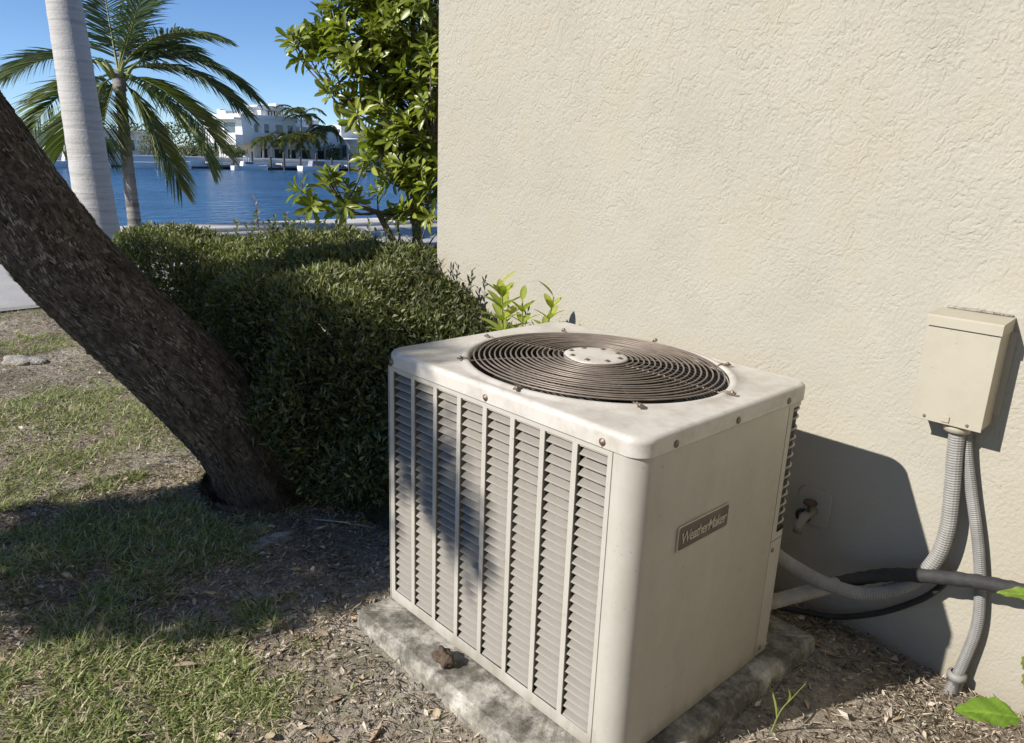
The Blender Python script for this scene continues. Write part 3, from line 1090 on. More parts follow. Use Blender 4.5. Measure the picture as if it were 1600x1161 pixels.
def frond(P0, P1, P2, leaflen, n, name, par, ca, cb, droop=.5, seed=0, width=.028, rach=(.20, .22, .07)):
    """one pinnate palm leaf: an arching stalk with two rows of hanging leaflets"""
    r = np.random.default_rng(seed)
    pts = bezier3(P0, P1, P2, 40)
    L = sum((b - a).length for a, b in zip(pts, pts[1:]))
    arr = np.array([list(p) for p in pts])
    tang = nrm(np.gradient(arr, axis=0))
    parts = [tube_np(pts, [max(.003, .022 * (1 - i / 42)) * (L / 2.4) for i in range(41)], 5, rach)]
    for s in (-1, 1):
        t = np.linspace(.14, 1.0, n) + r.normal(0, .003, n)
        t = np.clip(t, 0, 1)
        f = t * 40
        i0 = np.minimum(f.astype(int), 39)
        fr = (f - i0)[:, None]
        P = arr[i0] * (1 - fr) + arr[i0 + 1] * fr
        Tg = nrm(tang[i0] * (1 - fr) + tang[i0 + 1] * fr)
        side = nrm(np.cross(Tg, np.array([0, 0, 1.0])) + 1e-6) * s
        up = np.cross(side, Tg) * s
        up = np.where(up[:, 2:3] < 0, -up, up)
        fwd = .45 + 1.2 * t[:, None] ** 2
        A = nrm(side + Tg * fwd + up * r.uniform(.05, .35, (n, 1)))
        ll = leaflen * (0.55 + .9 * np.sin(np.pi * (0.15 + .78 * t)) * .6) * r.uniform(.85, 1.1, n) * (1 - .45 * t ** 4)
        dr = droop * r.uniform(.7, 1.3, n)
        C = tone(n, ca, cb, .25)
        nseg = 4
        W_ = width * r.uniform(.8, 1.15, n)
        wn_ = nrm(np.cross(A, np.array([0, 0, 1.0])))
        wdir = nrm(wn_ * .35 + up * .8 + r.normal(0, .25, (n, 3)))
        wdir = nrm(wdir - A * (wdir * A).sum(-1, keepdims=True))
        wd = [.55, 1.0, .9, .6, .05]
        V = np.zeros((n, (nseg + 1) * 2, 3))
        for q in range(nseg + 1):
            u = q / nseg
            c = P + A * (u * ll)[:, None] + np.array([0, 0, -1.0]) * (u * u * dr * ll)[:, None]
            V[:, 2 * q] = c + wdir * (W_ * wd[q] * .5)[:, None]
            V[:, 2 * q + 1] = c - wdir * (W_ * wd[q] * .5)[:, None]
        tt = []
        for q in range(nseg):
            a = 2 * q
            tt += [(a, a + 1, a + 3), (a, a + 3, a + 2)]
        k = (nseg + 1) * 2
        T = (np.arange(n)[:, None, None] * k + np.array(tt)[None]).reshape(-1, 3)
        parts.append((V.reshape(-1, 3), T, np.repeat(C, k, axis=0)))
    V, T, C = merge(parts)
    base = np.array(par.location) if par is not None else 0
    return np_mesh(name, V - base, T, M['frond'], par, C)

lp_base = Vector((-2.93, 1.36, 0))
lp = empty('leaning_palm', lp_base)
tag(lp, 'leaning palm with thick dark fibrous trunk beside the hedge', 'palm tree')
lpts = [(-3.03, 1.43, -.10), (-3.03, 1.425, .0), (-3.02, 1.41, .085), (-3.01, 1.365, .17), (-3.035, 1.285, .345), (-3.137, 1.155, .545), (-3.283, .995, .761), (-3.431, .847, .987), (-3.52, .754, 1.167), (-3.616, .669, 1.36), (-4.0, .22, 2.3), (-4.5, -.55, 3.6), (-5.1, -1.2, 5.3), (-5.7, -1.85, 7.0)]
lr = [.25, .268, .258, .188, .186, .186, .184, .182, .182, .182, .175, .165, .152, .14]
path = catmull(lpts, 24)
rads = []
for i in range(len(path)):
    f = i / 24
    k = min(int(f), len(lr) - 2)
    rads.append(lr[k] + (lr[k + 1] - lr[k]) * (f - k))
dense, dr_ = [], []
for i in range(len(path) - 1):
    n = max(1, int((path[i + 1] - path[i]).length / (.0085 if path[i].z < 2.2 else .05)))
    for q in range(n):
        dense.append(path[i] + (path[i + 1] - path[i]) * (q / n))
        dr_.append(rads[i] + (rads[i + 1] - rads[i]) * (q / n))
seg = 110
m = MB().tube(dense, dr_, seg, False)
V = np.array(m.v).reshape(len(dense), seg, 3)
cen = np.array([list(p) for p in dense])[:, None, :]
out = V - cen
zz = np.cumsum(np.concatenate([[0], np.linalg.norm(np.diff(cen[:, 0], axis=0), axis=1)]))
aa = np.linspace(0, 2 * np.pi, seg, endpoint=False)
ZZ, AA = np.meshgrid(zz, aa, indexing='ij')
# spiral rows of torn leaf bases: each row steps out then falls back
row = ZZ / .036 + 0.9 * np.sin(AA * 2 + 1) + 2.6 * (vnoise(np.cos(AA) * 2.2, ZZ * 5 + np.sin(AA) * 2, 2.0, 5) - .5)
fr = row - np.floor(row)
tooth = vnoise(AA * 9 + np.floor(row) * 3.1, ZZ * 10, 2.0, 6)
step = (1 - fr) ** 1.4 * (.35 + .9 * tooth)
lump = vnoise(AA * 1.4, ZZ * 3, 1.6, 8) - .5
fib = rng.normal(0, .55, AA.shape) + 2.2 * (vnoise(np.cos(AA) * 42, np.sin(AA) * 42 + ZZ * 7, 2.0, 17) - .5)
disp = .0065 * step + .020 * lump + .0030 * fib + .006 * (vnoise(np.cos(AA) * 14, ZZ * 16 + np.sin(AA) * 14, 2.2, 15) - .5)
rootm = np.exp(-(ZZ / .22) ** 2)
disp = disp + rootm * .045 * (vnoise(AA * 5, ZZ * 8, 1.5, 9) - .5)
rl_ = np.linalg.norm(out, axis=-1, keepdims=True)
V = cen + out * (1 + disp[..., None] / rl_)
shade_c = np.clip(.75 + .45 * (step - .35) + .16 * fib + .5 * (vnoise(np.cos(AA) * 10, ZZ * 14 + np.sin(AA) * 10, 2.2, 16) - .5), .25, 1.6)
colb = np.array([.165, .135, .103])[None, None] * shade_c[..., None]
grey = np.array([.15, .135, .115])[None, None]
mixn = vnoise(AA * 1.3, ZZ * 2.2, 1.8, 12)[..., None]
colb = colb * (.55 + .45 * mixn) + grey * shade_c[..., None] * .45 * (1 - mixn)
n1 = len(dense)
i0, k0 = np.meshgrid(np.arange(n1 - 1), np.arange(seg), indexing='ij')
k1 = (k0 + 1) % seg
q0, q1, q2, q3 = i0 * seg + k0, i0 * seg + k1, (i0 + 1) * seg + k1, (i0 + 1) * seg + k0
T = np.concatenate([np.stack([q0, q1, q2], -1).reshape(-1, 3), np.stack([q0, q2, q3], -1).reshape(-1, 3)])
np_mesh('trunk', V.reshape(-1, 3) - np.array(lp_base), T, M['bark'], lp, colb.reshape(-1, 3))
# loose fibres and splinters lying along the bark
nf = 52000
fi = rng.integers(4, int(np.searchsorted(zz, 2.1)), nf)
fk = rng.integers(0, seg, nf)
P = V[fi, fk]
axd = nrm(cen[np.minimum(fi + 3, n1 - 1), 0] - cen[np.maximum(fi - 3, 0), 0])
od = nrm(out[fi, fk])
tg = np.cross(axd, od)
za, aa_ = ZZ[fi, fk], AA[fi, fk]
band = vnoise(np.cos(aa_) * 5, za * 26 + np.sin(aa_) * 5, 2.0, 18)
patch = vnoise(np.cos(aa_) * 2.5, za * 6 + np.sin(aa_) * 2.5, 2.0, 19)
A = nrm(axd * 1.0 + tg * rng.normal(0, .16, (nf, 1)) + tg * (.5 * (patch - .5))[:, None] + od * rng.uniform(-.03, .12, (nf, 1)))
Lf = rng.uniform(.014, .052, nf)
Cf0 = np.array([.255, .220, .176])[None] * (.34 + 1.0 * band * band + .55 * patch)[:, None] * rng.uniform(.8, 1.2, (nf, 1))
low = np.clip(1 - za / .75, 0, 1)[:, None]
Cf0 = Cf0 * (1 - .45 * low)  # shade on the lower trunk put into the fibre colour
Vf, Tf, Cf = leaves(BLADE, P - od * .003, A, od + rng.normal(0, .3, (nf, 3)), Lf, rng.uniform(.003, .0075, nf), Cf0, rng.uniform(-.15, .25, nf))
tag(np_mesh('bark_fibre', Vf - np.array(lp_base), Tf, M['dry'], lp, Cf), kind='stuff')
topc = Vector(lpts[-1])
for k in range(12):
    a = 2 * math.pi * k / 12 + R_.uniform(-.15, .15)
    d = Vector((math.cos(a), math.sin(a), 0))
    L = R_.uniform(1.9, 2.3)
    lift = R_.uniform(.5, 1.1)
    frond(topc, topc + d * L * .5 + Vector((0, 0, lift)), topc + d * L + Vector((0, 0, lift - .9)), .42, 46, 'frond', lp, (.05, .085, .022), (.09, .12, .035), .45, 100 + k)

# ------------------------------------------------------------ royal palm, coconut palm
rp = empty('royal_palm', (-10.70, 3.16, 0))
tag(rp, 'tall palm with smooth pale grey trunk behind the leaning palm', 'palm tree')
off = -Vector((-10.70, 3.16, 0))
path = catmull([(-10.70, 3.0, -.15), (-10.78, 3.0, .11), (-11.27, 3.09, 1.61), (-11.83, 3.18, 3.25), (-12.4, 3.25, 5.0), (-12.8, 3.3, 6.4)], 26)
rr = []
for i, p in enumerate(path):
    z = p.z
    ring = .004 * (1 if (i % 5 == 0) else 0)
    rr.append(.245 - .010 * z + .03 * math.exp(-(z / .5) ** 2) + ring)
MB().tube([p + off for p in path], rr, 36, False).build('trunk', M['royal'], rp, True)
tp = path[-1]
MB().tube([tp + off, tp + off + Vector((-.1, .02, .6)), tp + off + Vector((-.2, .04, 1.2))], [.185, .16, .09], 20).build('crownshaft', M['stem_green'], rp, True)
for k in range(9):
    a = 2 * math.pi * k / 9 + R_.uniform(-.2, .2)
    d = Vector((math.cos(a), math.sin(a), 0))
    s = tp + Vector((-.2, .04, 1.15))
    frond(s, s + d * 1.0 + Vector((0, 0, R_.uniform(.8, 1.3))), s + d * 2.3 + Vector((0, 0, R_.uniform(-.5, .5))), .5, 44, 'frond', rp, (.045, .08, .02), (.08, .115, .035), .45, 200 + k)

cp = empty('coconut_palm', (-12.75, 4.07, 0))
tag(cp, 'young coconut palm with drooping fronds at the canal edge', 'palm tree')
off = -Vector((-12.75, 4.07, 0))
path = catmull([(-12.70, 4.05, -.1), (-12.77, 4.08, .05), (-13.09, 4.16, 1.14), (-13.40, 4.26, 2.05), (-13.60, 4.32, 2.55)], 40)
rr = [.100 - .010 * p.z + .035 * math.exp(-(max(p.z, 0) / .2) ** 2) + (.005 if i % 6 == 0 else (0.002 if i % 6 == 1 else 0)) + (.02 if p.z > 2.3 else 0) for i, p in enumerate(path)]
MB().tube([p + off for p in path], rr, 28).build('trunk', M['coco'], cp, True)
FR = [((-13.69, 4.41, 2.71), (-13.2, 4.75, 3.41), (-12.05, 5.34, 3.07)), ((-13.65, 4.44, 2.69), (-13.32, 5.33, 3.31), (-12.36, 6.03, 2.26)),
      ((-13.62, 4.43, 2.59), (-12.8, 4.9, 2.43), (-11.79, 5.17, 1.25)), ((-13.63, 4.40, 2.53), (-13.46, 4.74, 1.85), (-13.06, 4.95, .64)),
      ((-13.76, 4.31, 2.65), (-14.57, 3.81, 3.08), (-15.18, 3.05, 2.41)), ((-13.80, 4.24, 2.58), (-15.03, 3.66, 2.41), (-15.36, 3.32, 1.32)),
      ((-13.75, 4.36, 2.75), (-14.22, 4.45, 3.42), (-14.99, 4.62, 4.69)), ((-13.72, 4.40, 2.75), (-13.37, 4.63, 3.55), (-13.01, 4.92, 4.44)),
      ((-13.73, 4.38, 2.75), (-14.36, 4.79, 3.86), (-14.03, 6.14, 4.54)), ((-13.73, 4.29, 2.52), (-13.51, 4.0, 2.0), (-13.19, 3.82, 1.11)),
      ((-13.65, 4.39, 2.56), (-13.39, 5.36, 2.09), (-13.32, 5.58, 1.0)), ((-13.78, 4.25, 2.55), (-13.65, 3.6, 2.07), (-13.29, 3.32, 1.21)),
      ((-13.70, 4.42, 2.70), (-13.9, 4.95, 3.3), (-13.6, 5.75, 2.9)), ((-13.6, 4.4, 2.6), (-13.0, 5.1, 3.0), (-12.1, 5.7, 2.0))]
for k, (a, b, c) in enumerate(FR):
    low = c[2] < 2.0
    ca, cb = ((.08, .115, .026), (.19, .22, .065)) if low else ((.08, .12, .045), (.17, .20, .095))
    frond((-13.62, 4.33, 2.56), Vector(b), Vector(c) + Vector((0, 0, .14 if low else 0)), .72, 118, 'frond', cp, ca, cb, .28 if not low else .34, 300 + k, .027)
for k in range(7):                                   # stubs of cut leaf stalks and sheath fibre at the crown
    a = 2 * math.pi * k / 7
    d = Vector((math.cos(a), math.sin(a), 0))
    p = Vector((-13.60, 4.32, 2.46)) + off + d * .09
    MB().tube([p, p + d * .10 + Vector((0, 0, .16)), p + d * .22 + Vector((0, 0, .26))], [.04, .028, .012], 7).build('leaf_stub', M['stem_green'], cp, True)

# ------------------------------------------------------------ hedge
hd = empty('hedge', (-3.4, 2.0, 0))
tag(hd, 'dense clipped green hedge between the leaning palm and the house', 'hedge')
HO = np.array([-3.4, 2.0, 0])
def hedge_depth(P):
    x, y, z = P[:, 0], P[:, 1], P[:, 2]
    b1 = vnoise(x * 1.0, z + y, 5.0, 21) - .5
    b2 = vnoise(x, y, 6.0, 22) - .5
    top = np.where(x < -3.0, .975, .975 - .26 * np.clip((x + 3.0) / .85, 0, 1) ** 1.2) + .12 * b2 + .07 * (vnoise(x, y, 16.0, 23) - .5)
    y1 = np.where(x < -3.02, 2.72, 2.345)
    y0 = 1.40 + .20 * b1 + .10 * (vnoise(x, z, 15.0, 24) - .5) + .24 * np.clip(1 - z / .34, 0, 1) + .12 * np.clip((x + 2.6) / .4, 0, 1)
    x0 = -4.62 + .25 * b1
    x1 = -2.08 + .08 * b1
    def sm(a, b, k=.24):
        h = np.clip(.5 + .5 * (b - a) / k, 0, 1)
        return b * (1 - h) + a * h - k * h * (1 - h)
    d = sm(sm(sm(top - z, y - y0), y1 - y + (x > -3.02) * .05), sm(x - x0, x1 - x))
    return d
need = 92000
got = []
while sum(len(g) for g in got) < need:
    P = np.stack([rng.uniform(-4.75, -2.0, 200000), rng.uniform(1.2, 2.8, 200000), rng.uniform(.02, 1.05, 200000)], -1)
    d = hedge_depth(P)
    keep = (d > -.015) & (rng.random(len(P)) < np.exp(-np.maximum(d, 0) / .050))
    back = (P[:, 1] > 2.45) & (P[:, 2] < .6)
    got.append(P[keep & ~back])
P = np.concatenate(got)[:need]
e = 1e-2
gdn = -nrm(np.stack([hedge_depth(P + np.eye(3)[i] * e) - hedge_depth(P - np.eye(3)[i] * e) for i in range(3)], -1) + rng.normal(0, 1e-4, (len(P), 3)))
A = nrm(gdn * .7 + np.array([0, 0, .55]) + rng.normal(0, .65, P.shape))
Nn = nrm(gdn * .5 + np.array([0, 0, .6]) + rng.normal(0, .7, P.shape))
topf = np.clip((P[:, 2] - .75) / .2, 0, 1)[:, None]  # top leaves paler: the sunlit look is put into their colour
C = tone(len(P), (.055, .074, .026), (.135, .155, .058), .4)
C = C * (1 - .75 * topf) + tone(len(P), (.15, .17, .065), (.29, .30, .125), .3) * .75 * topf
yel = rng.random(len(P)) < .05
C[yel] = tone(yel.sum(), (.19, .18, .05), (.30, .24, .08), .2)
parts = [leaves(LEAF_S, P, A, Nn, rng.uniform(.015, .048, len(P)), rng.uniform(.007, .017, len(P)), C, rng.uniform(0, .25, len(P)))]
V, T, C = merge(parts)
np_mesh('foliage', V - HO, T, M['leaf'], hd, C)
# inner mass of old leaves and twigs that stops the view through
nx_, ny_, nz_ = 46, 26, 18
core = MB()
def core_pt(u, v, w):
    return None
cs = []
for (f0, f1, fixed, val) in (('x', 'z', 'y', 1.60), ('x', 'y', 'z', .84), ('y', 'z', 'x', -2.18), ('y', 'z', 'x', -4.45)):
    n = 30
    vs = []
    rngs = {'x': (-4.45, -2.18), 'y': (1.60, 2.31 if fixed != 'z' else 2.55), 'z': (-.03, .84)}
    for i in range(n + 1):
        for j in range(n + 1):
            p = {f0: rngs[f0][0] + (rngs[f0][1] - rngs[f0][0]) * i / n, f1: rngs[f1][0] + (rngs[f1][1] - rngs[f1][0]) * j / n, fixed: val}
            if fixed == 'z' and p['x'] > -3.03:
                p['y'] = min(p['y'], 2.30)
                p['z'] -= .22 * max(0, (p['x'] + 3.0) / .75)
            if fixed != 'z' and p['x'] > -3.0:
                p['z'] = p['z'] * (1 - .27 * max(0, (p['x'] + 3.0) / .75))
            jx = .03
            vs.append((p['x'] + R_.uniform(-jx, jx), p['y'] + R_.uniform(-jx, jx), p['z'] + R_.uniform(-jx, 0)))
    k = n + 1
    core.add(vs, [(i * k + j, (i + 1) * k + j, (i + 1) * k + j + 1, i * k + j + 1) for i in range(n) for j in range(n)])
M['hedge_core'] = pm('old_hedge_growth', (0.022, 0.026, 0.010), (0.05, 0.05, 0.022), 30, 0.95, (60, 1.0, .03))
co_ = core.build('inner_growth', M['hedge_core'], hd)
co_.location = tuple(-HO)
# woody stems at the foot
for k in range(14):
    x, y = R_.uniform(-4.2, -2.3), R_.uniform(1.66, 1.82)
    p = Vector((x, y, -.03)) - Vector(HO)
    MB().tube([p, p + Vector((R_.uniform(-.05, .05), R_.uniform(-.03, .05), .18)), p + Vector((R_.uniform(-.12, .12), R_.uniform(0, .1), .42))], [.011, .009, .006], 6).build('stem', M['twig'], hd, True)
# long shoots standing above the clipped top
for k in range(110):
    if k < 70:
        x, y = R_.uniform(-4.6, -3.3), R_.uniform(1.75, 2.7)
        hgt = R_.uniform(.06, .20)
    else:
        x, y = R_.uniform(-2.95, -2.12), R_.uniform(1.95, 2.30)
        hgt = R_.uniform(.05, .15)
    if k == 5:
        x, y, hgt = -4.45, 2.15, .26
    zb = (.955 if x < -3 else .955 - .26 * ((x + 3) / .85) ** 1.2) - .07
    p0 = np.array([x, y, zb])
    tip = p0 + np.array([R_.uniform(-.05, .05), R_.uniform(-.05, .05), hgt + .05])
    n = int(8 + hgt * 70)
    t = np.linspace(.1, 1, n)
    Pp = p0[None] * (1 - t[:, None]) + tip[None] * t[:, None]
    an = np.arange(n) * 2.4
    A = np.stack([np.cos(an) * .75, np.sin(an) * .75, np.full(n, .75)], -1) + rng.normal(0, .15, (n, 3))
    ca, cb = ((.09, .12, .03), (.19, .21, .07)) if k < 70 else ((.05, .06, .025), (.10, .11, .045))
    if k == 5:
        ca, cb = (.20, .12, .06), (.30, .20, .09)
    v1 = leaves(LEAF_P, Pp, A, np.tile([0, 0, 1.0], (n, 1)) + rng.normal(0, .2, (n, 3)), rng.uniform(.022, .042, n), rng.uniform(.010, .016, n), tone(n, ca, cb, .2))
    v2 = tube_np([p0, tip], [.0025, .0012], 5, (.10, .09, .04))
    V, T, C = merge([v1, v2])
    np_mesh('shoot', V - HO, T, M['leaf'], hd, C)

# ------------------------------------------------------------ large shrub behind the wall corner
sb = empty('broadleaf_shrub', (-4.0, 3.12, 0))
tag(sb, 'tall shrub with rosettes of glossy leaves at the wall corner', 'shrub')
SO = np.array([-4.0, 3.12, 0])
CL = [(-4.46, 3.17, 2.23, .45), (-4.54, 2.93, 2.2, .3), (-4.71, 2.75, 2.2, .2), (-4.75, 2.62, 2.15, .10), (-4.28, 3.15, 1.74, .35), (-4.41, 2.91, 1.85, .22),
      (-4.55, 2.78, 1.86, .13), (-4.16, 3.11, 1.33, .3), (-4.33, 3.0, 1.49, .2), (-4.14, 3.04, 1.11, .13), (-4.35, 2.47, 1.30, .15), (-4.27, 2.64, 1.22, .14),
      (-4.59, 3.12, 2.43, .35), (-4.25, 3.79, 2.12, .5), (-4.43, 3.92, 2.9, .5), (-4.68, 3.34, 2.82, .4), (-4.0, 3.3, 2.6, .4), (-4.02, 3.18, 1.95, .28), (-3.98, 3.12, 1.55, .24), (-3.95, 3.08, 1.22, .18), (-4.1, 3.25, 2.35, .35), (-4.2, 2.98, 1.62, .18), (-4.35, 2.9, 2.1, .25)]
ros = []
for (x, y, z, r) in CL:
    n = max(4, int(300 * r ** 2.0))
    for k in range(n):
        d = Vector((R_.gauss(0, 1), R_.gauss(0, 1), R_.gauss(0, 1))).normalized() * r * (R_.random() ** .45)
        ros.append((Vector((x, y, z)) + d, d.normalized() if d.length > 1e-4 else Vector((0, 0, 1))))
stem0 = Vector((-4.0, 3.12, 0))
stems = []
forks = [Vector((-4.08, 3.10, .55)), Vector((-4.02, 3.2, .6)), Vector((-4.12, 3.02, .75))]
mid = [Vector((-4.2, 3.12, 1.3)), Vector((-4.1, 3.4, 1.5)), Vector((-4.22, 2.85, 1.12)), Vector((-4.35, 3.1, 1.9)), Vector((-4.3, 3.55, 2.2)), Vector((-4.3, 2.66, 1.18)), Vector((-4.45, 2.95, 2.0)), Vector((-4.66, 2.78, 2.14)), Vector((-4.5, 3.15, 2.4)), Vector((-4.55, 3.4, 2.8)), Vector((-4.35, 3.8, 2.8)), Vector((-4.52, 2.82, 1.8)), Vector((-4.05, 3.2, 2.2)), Vector((-4.0, 3.12, 1.6))]
tr = MB()
tr.tube([stem0 + Vector((0, 0, -.1)), stem0 + Vector((.01, 0, .2)), forks[0], mid[0], mid[3]], [.055, .048, .038, .028, .018], 10)
tr.tube([stem0 + Vector((.03, .04, -.1)), forks[1], mid[1], mid[4]], [.045, .036, .026, .016], 9)
tr.tube([stem0 + Vector((-.03, -.05, -.1)), forks[2], mid[2], mid[5]], [.035, .026, .020, .009], 8)
for a, b in ((mid[0], mid[6]), (mid[6], mid[7]), (mid[3], mid[8]), (mid[8], mid[9]), (mid[4], mid[10]), (mid[0], mid[11]), (mid[13], mid[12]), (mid[0], mid[13])):
    tr.tube([a, (a + b) / 2 + Vector((0, -.03, 0)), b], [.024, .017, .011], 7)
for (p, d) in ros:
    q = min(mid + forks, key=lambda s: (s - p).length + (0.5 if s.z > p.z else 0))
    if (q - p).length < .7:
        c = (q + p) / 2 + Vector((0, 0, -.06))
        tr.tube(bezier3(q, c, p, 4), [.008, .007, .006, .005, .004], 5)
trk = tr.build('trunk', M['twig'], sb, True)
trk.location = tuple(-SO)
parts = []
for (p, d) in ros:
    n = R_.randint(10, 16)
    ax = (d * .55 + Vector((-.12, -.25, .55)) + Vector((R_.gauss(0, .3), R_.gauss(0, .3), R_.gauss(0, .2)))).normalized()
    u = ax.cross(Vector((.31, .7, .2))).normalized()
    w = ax.cross(u)
    an = np.arange(n) * 2.399 + R_.random() * 6
    lift = np.linspace(.15, 1.5, n)
    A = np.cos(an)[:, None] * np.array(u) + np.sin(an)[:, None] * np.array(w) + lift[:, None] * np.array(ax)
    Pp = np.array(p)[None] + np.array(ax)[None] * (np.linspace(-.05, .02, n))[:, None]
    Nn = np.tile(np.array(ax), (n, 1)) + rng.normal(0, .15, (n, 3))
    f = R_.random()
    ca = (.10 + .06 * f, .135 + .05 * f, .018)
    cb = (.22 + .07 * f, .26 + .05 * f, .045)
    L = rng.uniform(.085, .145, n) * (1.0 - .25 * np.linspace(0, 1, n))
    parts.append(leaves(LEAF_L, Pp, A, Nn, L, L * rng.uniform(.26, .36, n), tone(n, ca, cb, .22), rng.uniform(-.05, .25, n)))
V, T, C = merge(parts)
np_mesh('crown', V - SO, T, M['leaf_gloss'], sb, C)

# ------------------------------------------------------------ small leafy seedlings against the wall, weed at the right edge
def one_leaf(name, par, P, A, N, L, Wd, c, tmpl=LEAF_P, mat='leaf_soft', curl=.1):
    v, t, cc = leaves(tmpl, np.array([P], float), np.array([A], float), np.array([N], float), np.array([L]), np.array([Wd]), np.array([c]), np.array([curl]))
    return np_mesh(name, v, t, M[mat], par, cc, True)

def seedling(base, top, n, L, label, lo=.72, bend=(0, 0, 0)):
    base, top = Vector(base), Vector(top)
    s = empty('seedling', base)
    tag(s, label, 'plant', 'young plants by the wall')
    d = top - base
    pts = [Vector((0, 0, -.03)), d * .35 + Vector(bend) * .6, d * .7 + Vector(bend), d]
    pth = catmull(pts, 6)
    MB().tube(pth, [.008 - .005 * i / len(pth) for i in range(len(pth))], 7).build('stem', M['stem_green'], s, True)
    for k in range(n):
        t = lo + (1 - lo) * k / (n - 1)
        p = pth[min(len(pth) - 1, int(t * (len(pth) - 1)))]
        a = k * 2.4 + .6
        up = .55 + .9 * (k / n) ** 2
        A = (math.cos(a), math.sin(a), up)
        f = R_.random()
        c = (.24 + .12 * f, .29 + .09 * f, .05 + .02 * f)
        one_leaf('leaf', s, p, A, (0, 0, 1), L * R_.uniform(.8, 1.1) * (1 - .2 * k / n), L * .30, c)
    return s
seedling((-2.14, 2.09, 0), (-2.185, 2.06, 1.005), 30, .125, 'upright seedling with bright leaves behind the unit, nearest the hedge', .74)
seedling((-2.06, 2.11, 0), (-2.085, 2.08, .955), 20, .095, 'short leafy seedling between two taller ones behind the unit', .74)
seedling((-2.02, 2.11, 0), (-1.90, 2.06, 1.00), 18, .10, 'slanting seedling with paired leaves, farthest right behind the unit', .76, (-.03, 0, .02))

def veined_leaf(name, par, P, A, N, L, Wd, c, seed):
    r = np.random.default_rng(seed)
    nu, nv = 28, 13
    A_ = nrm(np.array(A, float))
    S_ = nrm(np.cross(np.array(N, float), A_))
    N_ = np.cross(A_, S_)
    V, C = [], []
    for i in range(nu + 1):
        u = i / nu
        w = (math.sin(math.pi * u ** .78) ** .8) * .5 * (1 + .07 * math.sin(u * 34 + seed)) + .004
        for j in range(nv):
            v = j / (nv - 1) * 2 - 1
            rib = abs(v) < .08
            side = abs(((u * 7.0 - abs(v) * 1.6) % 1.0) - .5) < .07
            z = .10 * abs(v) * w - .22 * u * u + .018 * math.sin(u * 18 + v * 3) * abs(v) - (.012 if side else 0)
            V.append(np.array(P) + A_ * u * L + S_ * v * w * Wd + N_ * z * L)
            k = 1.5 if rib else (1.22 if side else 1.0)
            k *= 1 + .12 * math.sin(u * 9 + v * 4 + seed) + r.normal(0, .05)
            cc = np.array(c) * k
            if abs(v) > .9 and r.random() < .25:
                cc = np.array([.25, .19, .06])
            C.append(cc)
    T = []
    for i in range(nu):
        for j in range(nv - 1):
            a = i * nv + j
            T += [(a, a + 1, a + nv + 1), (a, a + nv + 1, a + nv)]
    return np_mesh(name, np.array(V), np.array(T), M['leaf_soft'], par, np.array(C), True)

wd = empty('broadleaf_weed', (-.20, 1.93, 0))
tag(wd, 'bright green broad leaved weed at the lower right edge', 'plant')
MB().tube(catmull([(0, 0, -.03), (.02, .01, .15), (0, .02, .34), (-.02, .03, .60)], 8), [.007] * 12 + [.005] * 13, 7).build('stem', M['stem_green'], wd, True)
for (p, A, L, Wd, c) in (((.0, -.03, .29), (-.80, -.52, .10), .135, .085, (.16, .27, .03)), ((.01, 0, .33), (-.2, .5, .3), .10, .06, (.24, .27, .05)),
                         ((-.01, .03, .57), (-.9, -.2, -.02), .10, .042, (.17, .25, .035)), ((0, .02, .42), (.6, .3, .25), .12, .07, (.16, .25, .03)),
                         ((-.02, .03, .60), (.3, -.6, .4), .10, .05, (.18, .27, .04)), ((0, .01, .22), (.5, -.6, .1), .12, .07, (.14, .22, .03)), ((0, .02, .36), (-.35, .75, .25), .11, .05, (.22, .25, .05))):
    MB().tube([p, (p[0] + A[0] * .02, p[1] + A[1] * .02, p[2] + A[2] * .02)], .002, 5).build('leaf_stalk', M['stem_green'], wd)
    veined_leaf('leaf', wd, (p[0] + A[0] * .015, p[1] + A[1] * .015, p[2]), A, (-.25, -.35, 1), L, Wd, c, int(p[2] * 100))

gs = empty('grass_stem', (-.70, 1.70, .04))
tag(gs, 'single tall pale grass stem leaning beside the concrete pad', 'grass')
m = MB().tube(catmull([(0, 0, -.02), (.03, -.03, .10), (.075, -.075, .20), (.115, -.12, .285)], 6), [.003 - .0022 * i / 19 for i in range(19)], 6)
m.build('stalk', M['stem_green'], gs, True)
for (p, A) in (((.05, -.05, .15), (.3, -.35, .8)), ((.02, -.02, .06), (-.3, .3, .8))):
    one_leaf('blade', gs, p, A, (1, 1, .3), .10, .005, (.22, .26, .06))

# ------------------------------------------------------------ unseen tree, its crown shaped to shade the hedge, lawn and louvers
st = empty('shade_tree', (-4.35, -3.7, 0))
tag(st, 'small unseen broadleaf tree beyond the left edge, crown shaped to cast shade', 'tree')
TO = np.array([-4.35, -3.7, 0])
poly = np.array([(-3.22, -.62), (-3.15, -.2), (-3.13, .2), (-3.22, .50), (-4.5, .50), (-4.5, 1.0), (-3.36, 1.05), (-3.0, 1.10), (-2.7, 1.0), (-2.35, .95), (-1.98, .92), (-1.74, .93), (-1.58, .78), (-1.44, .58),
                 (-1.30, .38), (-1.30, .27), (-1.42, .30), (-1.56, .42), (-1.68, .50), (-1.80, .28), (-1.86, .0), (-1.84, -.32), (-2.12, -.74), (-2.7, -.70)])  # outline of the wanted shade, which shapes the crown
def inpoly(q, poly):
    x, y = q[:, 0], q[:, 1]
    ins_ = np.zeros(len(q), bool)
    j = len(poly) - 1
    for i in range(len(poly)):
        xi, yi = poly[i]
        xj, yj = poly[j]
        c = ((yi > y) != (yj > y)) & (x < (xj - xi) * (y - yi) / (yj - yi + 1e-12) + xi)
        ins_ ^= c
        j = i
    return ins_
